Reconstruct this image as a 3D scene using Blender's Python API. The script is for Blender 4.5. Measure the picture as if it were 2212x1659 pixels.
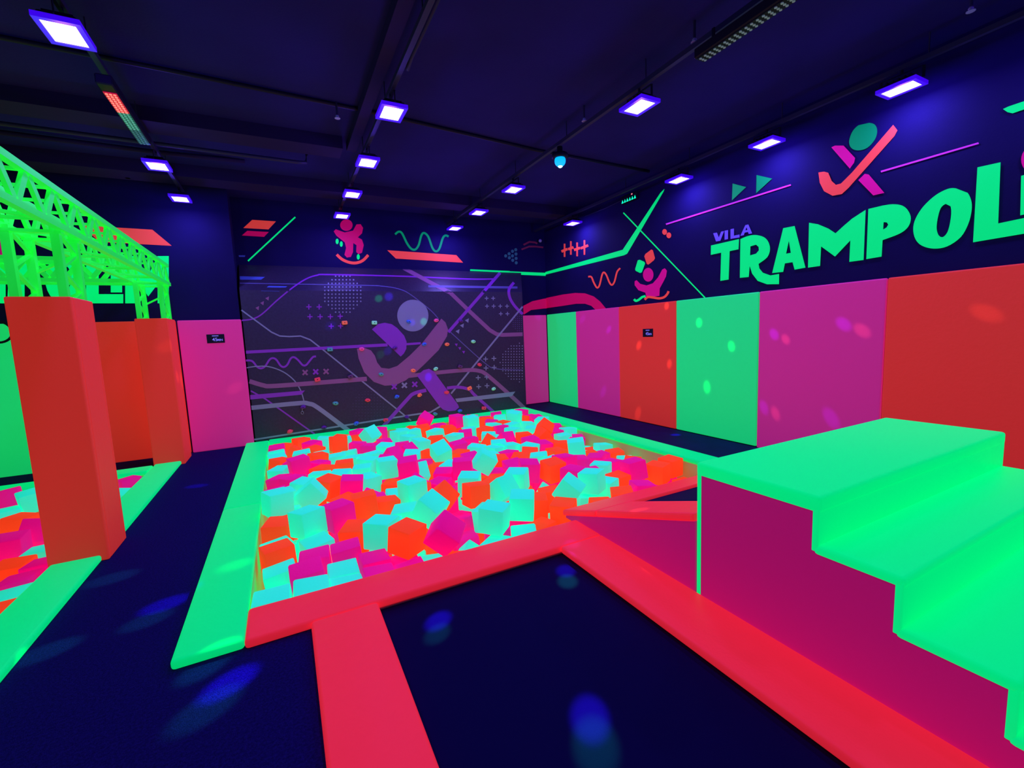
import bpy, bmesh, math, random
import numpy as np
from mathutils import Vector, Matrix, Euler
from mathutils.geometry import tessellate_polygon

for o in list(bpy.data.objects):
    bpy.data.objects.remove(o, do_unlink=True)
scene = bpy.context.scene
COL = scene.collection
R_ = math.radians

# ------------------------------------------------------------------ camera
FPX = 963.33                      # focal length in pixels of the 2212 x 1659 frame
YAW, PITCH, ROLL = R_(27.0589), R_(6.3881), R_(2.3600)
EYE = np.array([0.0, 0.0, 1.5])

def cam_axes():
    cy, sy = math.cos(YAW), math.sin(YAW)
    f = np.array([sy * math.cos(PITCH), cy * math.cos(PITCH), -math.sin(PITCH)])
    rt = np.array([cy, -sy, 0.0])
    dn = np.cross(f, rt)
    c, s = math.cos(ROLL), math.sin(ROLL)
    return np.array([c * rt + s * dn, -s * rt + c * dn, f])
RC = cam_axes()
cam = bpy.data.cameras.new('camera')
cam.sensor_width = 36.0
cam.lens = FPX / 2212 * 36.0
cam.clip_start = 0.05
cam_ob = bpy.data.objects.new('camera', cam)
COL.objects.link(cam_ob)
m = Matrix.Identity(4)
for i in range(3):
    m[i][0] = RC[0][i]; m[i][1] = -RC[1][i]; m[i][2] = -RC[2][i]; m[i][3] = EYE[i]
cam_ob.matrix_world = m
scene.camera = cam_ob

# ------------------------------------------------------------------ world, exposure
scene.view_settings.view_transform = 'Standard'
scene.view_settings.look = 'None'
scene.view_settings.exposure = 0.0
scene.view_settings.gamma = 1.0
scene.view_settings.use_curve_mapping = False
w = bpy.data.worlds.new('world'); scene.world = w
w.use_nodes = True
w.node_tree.nodes['Background'].inputs[0].default_value = (0.004, 0.003, 0.012, 1)
w.node_tree.nodes['Background'].inputs[1].default_value = 1.0

LAMP_W = 14.0                     # flood lamp, watts
LAMP_COL = (0.22, 0.17, 1.0)
SPILL_W = 11.0                     # deep blue point light added at each lamp for its halo
SPILL_COL = (0.10, 0.03, 1.0)
DISCO_W = 900.0

# ------------------------------------------------------------------ pixel helpers (a pixel is a direction; the plane gives the distance)
def ray(x, y):
    return RC.T @ np.array([(x - 1106) / FPX, (y - 829.5) / FPX, 1.0])
def at(ax, v, x, y):
    d = ray(x, y); i = 'xyz'.index(ax)
    return Vector(EYE + (v - EYE[i]) / d[i] * d)

# ------------------------------------------------------------------ materials
MATS = {}
def mat(name, col, rough=0.55, e=0.0, ecol=None, bump=0.0, bscale=40.0, metallic=0.0, spec=0.15, vary=0.0, vscale=3.0):
    if name in MATS: return MATS[name]
    M = bpy.data.materials.new(name); M.use_nodes = True
    nt = M.node_tree; b = nt.nodes['Principled BSDF']
    b.inputs['Base Color'].default_value = (*col, 1)
    b.inputs['Roughness'].default_value = rough
    b.inputs['Metallic'].default_value = metallic
    b.inputs['Specular IOR Level'].default_value = spec
    if e > 0:
        b.inputs['Emission Color'].default_value = (*(ecol or col), 1)
        b.inputs['Emission Strength'].default_value = e
    tc = None
    if bump > 0 or vary > 0:
        tc = nt.nodes.new('ShaderNodeTexCoord')
    if vary > 0:
        n = nt.nodes.new('ShaderNodeTexNoise'); n.inputs['Scale'].default_value = vscale
        n.inputs['Detail'].default_value = 4
        nt.links.new(tc.outputs['Object'], n.inputs['Vector'])
        r = nt.nodes.new('ShaderNodeMapRange')
        r.inputs['From Min'].default_value = 0.3; r.inputs['From Max'].default_value = 0.7
        r.inputs['To Min'].default_value = 1 - vary; r.inputs['To Max'].default_value = 1 + vary
        nt.links.new(n.outputs['Fac'], r.inputs['Value'])
        mx = nt.nodes.new('ShaderNodeVectorMath'); mx.operation = 'SCALE'
        mx.inputs[0].default_value = col
        nt.links.new(r.outputs['Result'], mx.inputs['Scale'])
        nt.links.new(mx.outputs['Vector'], b.inputs['Base Color'])
    if bump > 0:
        n = nt.nodes.new('ShaderNodeTexNoise'); n.inputs['Scale'].default_value = bscale
        n.inputs['Detail'].default_value = 5
        nt.links.new(tc.outputs['Object'], n.inputs['Vector'])
        bp = nt.nodes.new('ShaderNodeBump'); bp.inputs['Strength'].default_value = bump
        bp.inputs['Distance'].default_value = 0.02
        nt.links.new(n.outputs['Fac'], bp.inputs['Height'])
        nt.links.new(bp.outputs['Normal'], b.inputs['Normal'])
    MATS[name] = M
    return M
def glow(name, col, s):
    if name in MATS: return MATS[name]
    M = bpy.data.materials.new(name); M.use_nodes = True
    b = M.node_tree.nodes['Principled BSDF']
    b.inputs['Base Color'].default_value = (0.02, 0.02, 0.02, 1)
    b.inputs['Emission Color'].default_value = (*col, 1)
    b.inputs['Emission Strength'].default_value = s
    MATS[name] = M
    return M

# fluorescent vinyl, foam and paint: they glow under the black lights
V_GREEN = mat('fluorescent_green_vinyl', (0.0, 0.65, 0.13), 0.55, 0.58, (0.0, 1.0, 0.25), spec=0.06, bump=0.3, bscale=7)
V_STEP = mat('fluorescent_step_vinyl', (0.0, 0.45, 0.10), 0.55, 0.70, (0.0, 1.0, 0.26), spec=0.06, bump=0.1, bscale=4)
V_RED = mat('fluorescent_red_vinyl', (0.98, 0.025, 0.035), 0.48, 0.50, (1.0, 0.022, 0.05), bump=0.3, bscale=7)
V_ORANGE = mat('fluorescent_orange_vinyl', (0.80, 0.05, 0.03), 0.5, 0.33, (1.0, 0.045, 0.03), bump=0.1, bscale=25)
V_PINK = mat('fluorescent_magenta_vinyl', (0.70, 0.04, 0.22), 0.5, 0.28, (0.9, 0.035, 0.32), bump=0.06, bscale=25)
V_SIDE = mat('magenta_stair_vinyl', (0.50, 0.02, 0.17), 0.6, 0.24, (0.9, 0.01, 0.27), bump=0.06, bscale=25)
V_WGREEN = mat('fluorescent_wall_green_vinyl', (0.03, 0.85, 0.18), 0.5, 0.42, (0.01, 1.0, 0.22), bump=0.05, bscale=25)
F_CYAN = mat('fluorescent_turquoise_foam', (0.10, 0.75, 0.42), 0.9, 0.58, (0.0, 1.0, 0.58), bump=0.15, bscale=60)
F_ORANGE = mat('fluorescent_orange_foam', (1.0, 0.07, 0.012), 0.9, 0.66, (1.0, 0.05, 0.01), bump=0.15, bscale=60)
F_PINK = mat('fluorescent_pink_foam', (0.80, 0.02, 0.20), 0.9, 0.50, (0.95, 0.0, 0.25), bump=0.15, bscale=60)
LINER = mat('pit_liner', (0.42, 0.68, 0.16), 0.7, 0.10, (0.35, 0.7, 0.12))
TRUSS = mat('fluorescent_truss_paint', (0.03, 0.9, 0.06), 0.45, 0.42, (0.01, 1.0, 0.07))
P_GREEN = mat('paint_green', (0.0, 0.75, 0.09), 0.6, 0.60, (0.0, 0.98, 0.24))
P_TEAL = mat('paint_teal', (0.0, 0.26, 0.05), 0.6, 0.22, (0.0, 0.8, 0.34))
P_ORANGE = mat('paint_orange', (0.95, 0.09, 0.05), 0.6, 0.42, (1.0, 0.07, 0.04))
P_PINK = mat('paint_magenta', (0.75, 0.01, 0.20), 0.6, 0.30, (0.9, 0.0, 0.24))
P_CRIMSON = mat('paint_crimson', (0.7, 0.01, 0.10), 0.6, 0.28, (0.8, 0.0, 0.10))
P_DULLRED = mat('paint_dull_red', (0.28, 0.03, 0.07), 0.6, 0.05)
P_VIOLET = mat('paint_violet', (0.20, 0.13, 0.80), 0.6, 0.25)
P_LILAC = mat('paint_lilac_line', (0.75, 0.05, 0.55), 0.6, 0.30)
D_TEALDIM = mat('paint_dim_teal', (0.05, 0.24, 0.20), 0.6, 0.04)
# print on the climbing wall, a faint glow put into each colour
C_PURPLE = mat('print_purple', (0.27, 0.035, 0.40), 0.45, 0.12, spec=0.4)
C_DUSK = mat('print_dusky_pink', (0.33, 0.11, 0.22), 0.45, 0.06, spec=0.4)
C_GREY = mat('print_grey', (0.30, 0.32, 0.36), 0.45, 0.03, spec=0.4)
C_GREYDIM = mat('print_grey_thin', (0.17, 0.15, 0.30), 0.45, 0.01, spec=0.4)
C_BLUE = mat('print_slate_blue', (0.10, 0.17, 0.50), 0.45, 0.03, spec=0.4)
# dark shell
D_WALL = mat('dark_wall_paint', (0.008, 0.004, 0.055), 0.8, bump=0.05, bscale=60, vary=0.12, vscale=1.5)
D_CEIL = mat('dark_ceiling_paint', (0.016, 0.011, 0.115), 0.9, bump=0.1, bscale=50, vary=0.15, vscale=1.2)
D_BEAM = mat('dark_beam_paint', (0.020, 0.010, 0.050), 0.8)
D_FLOOR = mat('dark_carpet', (0.011, 0.007, 0.085), 0.95, bump=0.5, bscale=220, vary=0.35, vscale=90, spec=0.04)
D_MAT = mat('dark_floor_mat', (0.006, 0.007, 0.050), 0.7, spec=0.05, vary=0.15, vscale=4)
D_BED = mat('trampoline_mesh', (0.003, 0.0015, 0.040), 0.7, bump=0.2, bscale=400, spec=0.04)
D_CLIMB = mat('climbing_wall_panel', (0.036, 0.026, 0.050), 0.42, spec=0.5, bump=0.15, bscale=70, vary=0.15, vscale=30)
BLACK = mat('black_plastic', (0.01, 0.01, 0.018), 0.5)
CONDUIT = mat('grey_conduit', (0.035, 0.035, 0.07), 0.5, metallic=0.2)
CONDUIT_L = mat('pale_conduit', (0.35, 0.36, 0.45), 0.4)
STEEL = mat('dull_steel', (0.35, 0.35, 0.4), 0.4, metallic=0.6)

# ------------------------------------------------------------------ mesh helpers
def link(o, parent=None):
    COL.objects.link(o)
    if parent is not None: o.parent = parent
    return o
def mesh_ob(name, bm, material, parent=None, smooth=False):
    me = bpy.data.meshes.new(name)
    bm.normal_update(); bm.to_mesh(me); bm.free()
    for mt in (material if isinstance(material, (list, tuple)) else [material]):
        me.materials.append(mt)
    if smooth:
        for p in me.polygons: p.use_smooth = True
    return link(bpy.data.objects.new(name, me), parent)
def tag(o, label=None, cat=None, group=None, kind=None):
    if label: o['label'] = label
    if cat: o['category'] = cat
    if group: o['group'] = group
    if kind: o['kind'] = kind
    return o
def empty(name, loc=(0, 0, 0)):
    o = bpy.data.objects.new(name, None); COL.objects.link(o); o.location = loc
    o.empty_display_size = 0.1
    return o
def add_box(bm, x0, x1, y0, y1, z0, z1, bevel=0.0, seg=2):
    r = bmesh.ops.create_cube(bm, size=1.0)
    vs = r['verts']
    for v in vs:
        v.co = Vector((x0 + (v.co.x + .5) * (x1 - x0), y0 + (v.co.y + .5) * (y1 - y0), z0 + (v.co.z + .5) * (z1 - z0)))
    if bevel > 0:
        es = list({e for v in vs for e in v.link_edges})
        bmesh.ops.bevel(bm, geom=es, offset=bevel, segments=seg, affect='EDGES', profile=0.5)
def box(name, dims, material, parent=None, bevel=0.0, seg=2, origin=None):
    x0, x1, y0, y1, z0, z1 = dims
    if origin is None:
        origin = ((x0 + x1) / 2, (y0 + y1) / 2, z0) if parent is None else (0, 0, 0)
    ox, oy, oz = origin
    bm = bmesh.new()
    add_box(bm, x0 - ox, x1 - ox, y0 - oy, y1 - oy, z0 - oz, z1 - oz, bevel, seg)
    o = mesh_ob(name, bm, material, parent)
    o.location = origin
    return o
def add_bar(bm, a, b, w, h=None, up=(0, 0, 1)):
    a = Vector(a); b = Vector(b); h = h or w
    d = (b - a).normalized(); up = Vector(up)
    if abs(d.dot(up)) > 0.98: up = Vector((1, 0, 0))
    s = d.cross(up).normalized(); u = s.cross(d).normalized()
    q = []
    for p in (a, b):
        for (i, j) in ((-1, -1), (1, -1), (1, 1), (-1, 1)):
            q.append(bm.verts.new(p + s * (i * w / 2) + u * (j * h / 2)))
    for k in range(4):
        bm.faces.new((q[k], q[(k + 1) % 4], q[4 + (k + 1) % 4], q[4 + k]))
    bm.faces.new((q[3], q[2], q[1], q[0])); bm.faces.new(q[4:8])
def add_tube(bm, pts, r, n=8):
    pts = [Vector(p) for p in pts]; rings = []
    for i, p in enumerate(pts):
        d = (pts[min(i + 1, len(pts) - 1)] - pts[max(i - 1, 0)]).normalized()
        up = Vector((0, 0, 1)) if abs(d.z) < 0.9 else Vector((1, 0, 0))
        s = d.cross(up).normalized(); u = s.cross(d)
        rings.append([bm.verts.new(p + s * (r * math.cos(2 * math.pi * k / n)) + u * (r * math.sin(2 * math.pi * k / n))) for k in range(n)])
    for a, b in zip(rings, rings[1:]):
        for k in range(n):
            bm.faces.new((a[k], a[(k + 1) % n], b[(k + 1) % n], b[k]))
    bm.faces.new(list(reversed(rings[0]))); bm.faces.new(rings[-1])
def add_lathe(bm, prof, loc, n=16, axis='z'):
    rings = []
    for (r, h) in prof:
        ring = []
        for k in range(n):
            a = 2 * math.pi * k / n
            p = (r * math.cos(a), r * math.sin(a), h)
            ring.append(bm.verts.new(Vector(p) + Vector(loc)))
        rings.append(ring)
    for a, b in zip(rings, rings[1:]):
        for k in range(n):
            bm.faces.new((a[k], a[(k + 1) % n], b[(k + 1) % n], b[k]))
    bm.faces.new(list(reversed(rings[0]))); bm.faces.new(rings[-1])
def prism_x(bm, prof, x0, x1):
    """profile of (y, z) points extruded along X"""
    a = [bm.verts.new((x0, y, z)) for y, z in prof]
    b = [bm.verts.new((x1, y, z)) for y, z in prof]
    n = len(prof)
    bm.faces.new(list(reversed(a))); bm.faces.new(b)
    for k in range(n):
        bm.faces.new((a[k], a[(k + 1) % n], b[(k + 1) % n], b[k]))
    bmesh.ops.recalc_face_normals(bm, faces=bm.faces[:])

# ------------------------------------------------------------------ room layout (metres)
XR = 5.09                 # right wall plane
YB = 8.20                 # back wall plane (upper, painted)
YL = 7.72                 # left back wall plane, carries the left pads
YC = 7.70                 # face of the climbing wall
ZC = 3.75                 # ceiling
X0, Y0 = -6.5, -4.0       # far sides behind the camera
PADTOP = 1.875
MP = (-0.29, 3.92, 2.76, 7.44)   # main foam pit opening
LP = (-4.30, -1.55, 1.60, 6.66)  # left foam pit opening

def structure(o):
    o['kind'] = 'structure'
    return o

# floor slab with the two pits and the trampoline well left open
def slab_floor():
    xs = sorted({X0, XR + .1, MP[0] - .15, MP[1] + .14, LP[0] - .15, LP[1] + .13, 0.18, 1.75})
    ys = sorted({Y0, YB + .1, MP[2] - .15, MP[3] + .12, LP[2] - .15, LP[3] + .12, 2.60, -1.4})
    def hole(x, y):
        if MP[0] - .15 < x < MP[1] + .14 and MP[2] - .15 < y < MP[3] + .12: return True
        if LP[0] - .15 < x < LP[1] + .13 and LP[2] - .15 < y < LP[3] + .12: return True
        return 0.18 < x < 1.75 and -1.4 < y < 2.60
    bm = bmesh.new(); vd = {}
    def V(x, y, z):
        k = (round(x, 4), round(y, 4), z)
        if k not in vd: vd[k] = bm.verts.new((x, y, z))
        return vd[k]
    for xa, xb in zip(xs, xs[1:]):
        for ya, yb in zip(ys, ys[1:]):
            if hole((xa + xb) / 2, (ya + yb) / 2): continue
            bm.faces.new((V(xa, ya, 0), V(xb, ya, 0), V(xb, yb, 0), V(xa, yb, 0)))
            bm.faces.new((V(xa, yb, -.25), V(xb, yb, -.25), V(xb, ya, -.25), V(xa, ya, -.25)))
    return mesh_ob('floor', bm, D_FLOOR)
structure(slab_floor())

def pit(name, p, ex):
    x0, x1, y0, y1 = p; d = -0.95; t = ex
    bm = bmesh.new()
    add_box(bm, x0 - t, x1 + t, y0 - t, y1 + t, d - .05, d)
    add_box(bm, x0 - t, x0, y0 - t, y1 + t, d, -0.005)
    add_box(bm, x1, x1 + t, y0 - t, y1 + t, d, -0.005)
    add_box(bm, x0, x1, y0 - t, y0, d, -0.005)
    add_box(bm, x0, x1, y1, y1 + t, d, -0.005)
    return structure(mesh_ob(name, bm, LINER))
pit('floor_pit_main', MP, 0.10)
pit('floor_pit_beside', LP, 0.10)

structure(box('ceiling', (X0, XR + .1, Y0, YB + .1, ZC, ZC + .1), D_CEIL))
wall_right = structure(box('wall_right', (XR, XR + .1, Y0, YB + .1, 0, ZC), D_WALL, origin=(0, 0, 0)))
wall_back = structure(box('wall_back', (-.55, XR, YB, YB + .1, 0, ZC), D_WALL, origin=(0, 0, 0)))
wall_left_back = structure(box('wall_back_left', (X0, -.50, YL, YB + .1, 0, ZC), D_WALL, origin=(0, 0, 0)))
structure(box('wall_left', (X0 - .1, X0, Y0, YB + .1, 0, ZC), D_WALL))
structure(box('wall_front', (X0, XR + .1, Y0 - .1, Y0, 0, ZC), D_WALL))
# two dropped beams of the ceiling
structure(box('trim_1', (X0, XR - .02, 6.95, 7.30, 3.60, ZC), D_BEAM))
structure(box('trim_2', (X0, 0.80, 5.45, 5.75, 3.62, ZC), D_BEAM))
structure(box('trim_shade_strip', (0.86, 0.96, 2.2, 5.6, 3.66, ZC), D_BEAM))  # dark strip added for the shadow band beside the middle lamp row

# ------------------------------------------------------------------ flood lamps on four conduit rows
ROWS = {'r1': (4.80, 3.46), 'r2': (2.93, 3.46), 'r3': (1.005, 3.46), 'r4': (-0.99, 3.46)}
ZL = 3.40
LAMPS = [  # row, y, words
    ('r1', 6.76, 'above the orange crosses'), ('r1', 4.37, 'above the green bent stripe'), ('r1', 3.18, 'above the two green triangles'),
    ('r1', 2.01, 'above the figure logo'), ('r1', 0.85, 'over the last letters'),
    ('r2', 7.72, 'nearest the climbing wall'), ('r2', 6.64, 'second from the climbing wall'), ('r2', 5.46, 'third from the climbing wall'), ('r2', 3.10, 'beside the unlit light bar'),
    ('r3', 7.48, 'nearest the climbing wall'), ('r3', 6.36, 'second from the climbing wall'), ('r3', 5.19, 'third from the climbing wall'), ('r3', 4.01, 'fourth from the climbing wall'),
    ('r4', 7.26, 'nearest the back wall'), ('r4', 6.05, 'next to the green end of the light bar'), ('r4', 3.78, 'next to the red end of the light bar'),
    ('r2', 0.70, 'over the stairs'), ('r3', 1.65, 'over the trampoline'), ('r4', 1.40, 'over the dark floor'), ('r3', -0.8, 'over the walkway'), ('r1', -1.2, 'behind the stairs')]
ROWWORD = {'r1': 'on the lettered wall row', 'r2': 'on the disco light row', 'r3': 'on the pit middle row', 'r4': 'on the truss row'}
def flood_lamp(row, y, words):
    x = ROWS[row][0]
    t = empty('flood_lamp', (x, y, ZL))
    tag(t, 'violet flood lamp %s, %s' % (ROWWORD[row], words), 'flood lamp', 'black light flood lamps')
    bm = bmesh.new()
    add_box(bm, -.09, .09, -.12, .12, .014, .055, .012, 2)
    for k in range(5):
        add_box(bm, -.07, .07, -.09 + k * .04, -.08 + k * .04, .055, .075)
    mesh_ob('housing', bm, BLACK, t)
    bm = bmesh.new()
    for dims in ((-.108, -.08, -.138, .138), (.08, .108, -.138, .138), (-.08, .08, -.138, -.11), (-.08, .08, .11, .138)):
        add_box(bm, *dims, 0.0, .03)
    mesh_ob('bezel', bm, glow('lamp_rim_halo', (0.05, 0.0, 1.0), 0.8), t)  # blue glow put into the rim, stands in for the lamp's halo
    bm = bmesh.new(); add_box(bm, -.08, .08, -.11, .11, .006, .011)
    mesh_ob('lens', bm, glow('lamp_lens', (0.75, 0.6, 1.0), 5.0), t)
    bm = bmesh.new()
    for s in (-1, 1):
        add_bar(bm, (0, s * .145, .03), (0, s * .145, .12), .02, .004)
    add_bar(bm, (0, -.145, .12), (0, .145, .12), .02, .004)
    add_bar(bm, (0, 0, .12), (0, 0, .15), .014)
    mesh_ob('yoke', bm, BLACK, t)
    ld = bpy.data.lights.new('lamp_light', 'AREA'); ld.shape = 'RECTANGLE'; ld.size = .15; ld.size_y = .21
    ld.energy = LAMP_W; ld.color = LAMP_COL
    lo = link(bpy.data.objects.new('lamp_light', ld), t); lo.location = (0, 0, -.002)
    sd = bpy.data.lights.new('added_lamp_spill', 'POINT'); sd.shadow_soft_size = .05; sd.energy = SPILL_W * (1.0 if (row, y) in (('r2', 7.72), ('r3', 7.48)) else 1.0); sd.color = SPILL_COL  # added light, tints the ceiling blue around the lamp
    so = link(bpy.data.objects.new('added_lamp_spill', sd), t); so.location = (0, 0, -.07)
    return t
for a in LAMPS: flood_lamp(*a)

def conduit_row(row, y0, y1, words, m_=CONDUIT):
    x = ROWS[row][0]; z = ZL + .17
    t = empty('lamp_conduit', (x, y0, z)); tag(t, words, 'conduit', 'ceiling conduits')
    bm = bmesh.new(); add_box(bm, -.019, .019, 0, y1 - y0, -.019, .019); mesh_ob('rail', bm, m_, t)
    k = 0; y = .3
    while y < y1 - y0:
        zz = ZC - z
        if 6.9 < y0 + y < 7.35: zz = 3.60 - z
        if 5.4 < y0 + y < 5.8 and x < .8: zz = 3.62 - z
        bm = bmesh.new(); add_bar(bm, (0, y, .019), (0, y, zz), .008); mesh_ob('hanger', bm, m_, t)
        y += 1.18
conduit_row('r1', -2.0, 8.1, 'dark square conduit carrying the lamps along the lettered wall')
conduit_row('r2', -2.0, 8.1, 'dark square conduit carrying the lamps over the foam pit and stairs')
conduit_row('r3', -2.0, 8.1, 'dark square conduit carrying the lamps over the pit middle')
conduit_row('r4', -2.0, 7.65, 'dark square conduit carrying the lamps by the green truss')

# ------------------------------------------------------------------ disco light (its beams are the coloured spots on walls and floor)
DP = at('z', 3.36, 1210, 352)
def disco():
    t = empty('disco_light', (DP.x, DP.y, DP.z))
    tag(t, 'small disco ball light glowing cyan on the ceiling conduit', 'disco light')
    bm = bmesh.new()
    add_lathe(bm, [(.03, .17), (.03, .10), (.085, .095), (.09, .055), (.075, .05)], (0, 0, 0), 20)
    mesh_ob('housing', bm, BLACK, t, True)
    bm = bmesh.new()
    bmesh.ops.create_uvsphere(bm, u_segments=16, v_segments=10, radius=.062)
    for v in bm.verts: v.co.z += .02
    mesh_ob('faceted_dome', bm, glow('disco_dome', (0.0, 0.35, 1.0), 1.6), t)
    bm = bmesh.new(); bmesh.ops.create_uvsphere(bm, u_segments=12, v_segments=8, radius=.03)
    for v in bm.verts: v.co.z -= .022
    mesh_ob('diode', bm, glow('disco_diode', (0.3, 0.95, 1.0), 5.0), t)
    BLUE, GREEN, PALE, VIO = (0.06, 0.02, 1.0), (0.0, 0.75, 0.30), (0.7, 0.40, 0.30), (0.14, 0.0, 1.0)
    S = []
    for p in ((950, 1330, BLUE, 1.1), (1273, 1532, BLUE, 1.3), (1222, 1225, BLUE, .6), (497, 1475, BLUE, 1.2), (358, 1305, BLUE, .8), (425, 1050, BLUE, .5),
              (948, 1357, GREEN, .5), (1285, 1590, GREEN, .7), (1226, 1247, GREEN, .6), (440, 1445, GREEN, .7), (447, 1530, GREEN, .6), (318, 1340, GREEN, .5),
              (243, 1249, GREEN, .5), (100, 1408, GREEN, .7), (490, 1243, GREEN, .8), (1237, 1195, VIO, .6), (1460, 941, BLUE, .6)):
        S.append((at('z', 0.0, p[0], p[1]), p[2], p[3] * (1.0 if p[0] in (490, 1237) else 7.0 if p[2] is BLUE else 5.0)))
    for p in ((1510, 697, GREEN, .8), (1580, 748, GREEN, .8), (1527, 836, GREEN, .8), (1672, 722, VIO, .8), (1697, 733, PALE, .4), (1822, 700, VIO, .9), (1862, 714, PALE, .45),
              (1650, 880, VIO, .8), (1675, 893, PALE, .5), (1795, 903, VIO, .9), (1315, 712, VIO, .7), (1303, 846, VIO, .6), (1258, 690, VIO, .4), (1440, 661, PALE, .45),
              (1380, 746, PALE, .5), (1446, 786, PALE, .5), (1378, 893, PALE, .5), (2130, 676, PALE, .4), (1160, 700, VIO, .4)):
        S.append((at('x', 5.05, p[0], p[1]), p[2], p[3]))
    for p in ((340, 850, PALE, .7), (262, 879, PALE, .7), (508, 838, PALE, .35), (187, 826, PALE, .4)):
        S.append((at('y', 7.65, p[0], p[1]), p[2], p[3]))
    for p in ((840, 641, BLUE, 1.0), (818, 645, GREEN, .5), (915, 695, GREEN, .5), (890, 697, BLUE, .5), (838, 758, BLUE, 1.0), (822, 766, GREEN, .4), (925, 815, BLUE, 1.2), (714, 704, BLUE, .7)):
        S.append((at('y', YC, p[0], p[1]), p[2], p[3]))
    S.append((at('x', 1.93, 1398, 1175), PALE, .5))
    ld = bpy.data.lights.new('disco_beams', 'POINT'); ld.shadow_soft_size = .012; ld.energy = DISCO_W
    ld.use_nodes = True
    nt = ld.node_tree; em = nt.nodes['Emission']
    geo = nt.nodes.new('ShaderNodeNewGeometry')
    rng = random.Random(3)
    src = Vector((DP.x, DP.y, DP.z - .09)); acc = None
    for p, c, s in S:
        d = (p - src).normalized(); rad = R_(rng.uniform(0.85, 1.15))
        dt = nt.nodes.new('ShaderNodeVectorMath'); dt.operation = 'DOT_PRODUCT'
        nt.links.new(geo.outputs['Incoming'], dt.inputs[0]); dt.inputs[1].default_value = DISCO_SIGN * d
        mr = nt.nodes.new('ShaderNodeMapRange'); mr.interpolation_type = 'SMOOTHSTEP'
        mr.inputs['From Min'].default_value = math.cos(rad * 1.1); mr.inputs['From Max'].default_value = math.cos(rad * 0.45)
        nt.links.new(dt.outputs['Value'], mr.inputs['Value'])
        sc = nt.nodes.new('ShaderNodeVectorMath'); sc.operation = 'SCALE'
        sc.inputs[0].default_value = [v * s for v in c]
        nt.links.new(mr.outputs['Result'], sc.inputs['Scale'])
        if acc is None: acc = sc.outputs['Vector']
        else:
            ad = nt.nodes.new('ShaderNodeVectorMath'); ad.operation = 'ADD'
            nt.links.new(acc, ad.inputs[0]); nt.links.new(sc.outputs['Vector'], ad.inputs[1]); acc = ad.outputs['Vector']
    nt.links.new(acc, em.inputs['Color'])
    lo = link(bpy.data.objects.new('disco_beams', ld), t); lo.location = (0, 0, -.09)
DISCO_SIGN = 1.0
disco()

# ------------------------------------------------------------------ kerb pads of the pits and trampoline
def kerb(dims, material, label, group, b=.018, name='kerb_pad'):
    o = box(name, dims, material, bevel=b, seg=3)
    tag(o, label, 'kerb pad', group)
    for p in o.data.polygons: p.use_smooth = True
    try: o.data.set_sharp_from_angle(angle=R_(50))
    except Exception: pass
    return o
GK, RK = 'green kerb pads', 'red kerb pads'
kerb((-.59, -.29, 2.46, 4.62, 0, .05), V_GREEN, 'green kerb pad between dark walkway and foam pit, ending at the red kerb', GK)
kerb((-.59, -.29, 4.62, 7.62, 0, .05), V_GREEN, 'green kerb pad between dark walkway and foam pit, running to the climbing wall', GK)
kerb((-.29, 3.92, 7.44, 7.68, 0, .05), V_GREEN, 'green kerb pad along the foot of the climbing wall', GK)
kerb((3.92, 4.20, 2.98, 7.68, 0, .05), V_GREEN, 'green kerb pad on the side of the foam pit facing the padded wall', GK)
kerb((-.29, 1.92, 2.45, 2.76, 0, .05), V_RED, 'red kerb pad between the foam pit and the trampoline', RK)
kerb((.012, .355, -1.5, 2.45, 0, .05), V_RED, 'red kerb pad between dark floor and trampoline', RK)
kerb((1.57, 1.92, -1.5, 2.45, 0, .05), V_RED, 'red kerb pad along the foot of the stair block', RK)
kerb((.355, 1.57, -1.5, -1.2, 0, .05), V_RED, 'red kerb pad closing the trampoline behind', RK)
kerb((-1.55, -1.275, 1.45, 4.09, 0, .05), V_GREEN, 'green kerb pad in front of the orange pillar near the walkway', GK)
kerb((-1.55, -1.275, 4.50, 6.99, 0, .05), V_GREEN, 'green kerb pad between the two orange pillars', GK)
kerb((-4.30, -1.56, 6.66, 6.95, 0, .05), V_GREEN, 'green kerb pad of the pit under the truss along the back wall', GK)
# trampoline
t = empty('trampoline', (0.96, .6, -.03))
tag(t, 'dark rectangular trampoline bed framed by red kerb pads', 'trampoline')
bm = bmesh.new(); add_box(bm, -.72, .72, -1.85, 1.87, .0, .012); mesh_ob('bed', bm, D_BED, t)
bm = bmesh.new()
for dims in ((-.77, -.72, -1.9, 1.92), (.72, .77, -1.9, 1.92), (-.72, .72, -1.9, -1.85), (-.72, .72, 1.87, 1.92)):
    add_box(bm, *dims, -.03, .02)
mesh_ob('frame', bm, STEEL, t)
o = box('floor_mat', (4.20, 5.02, 2.98, 8.05, 0.0, .012), D_MAT); tag(o, 'dark mat strip between green kerb and padded wall', 'floor mat')

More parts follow.
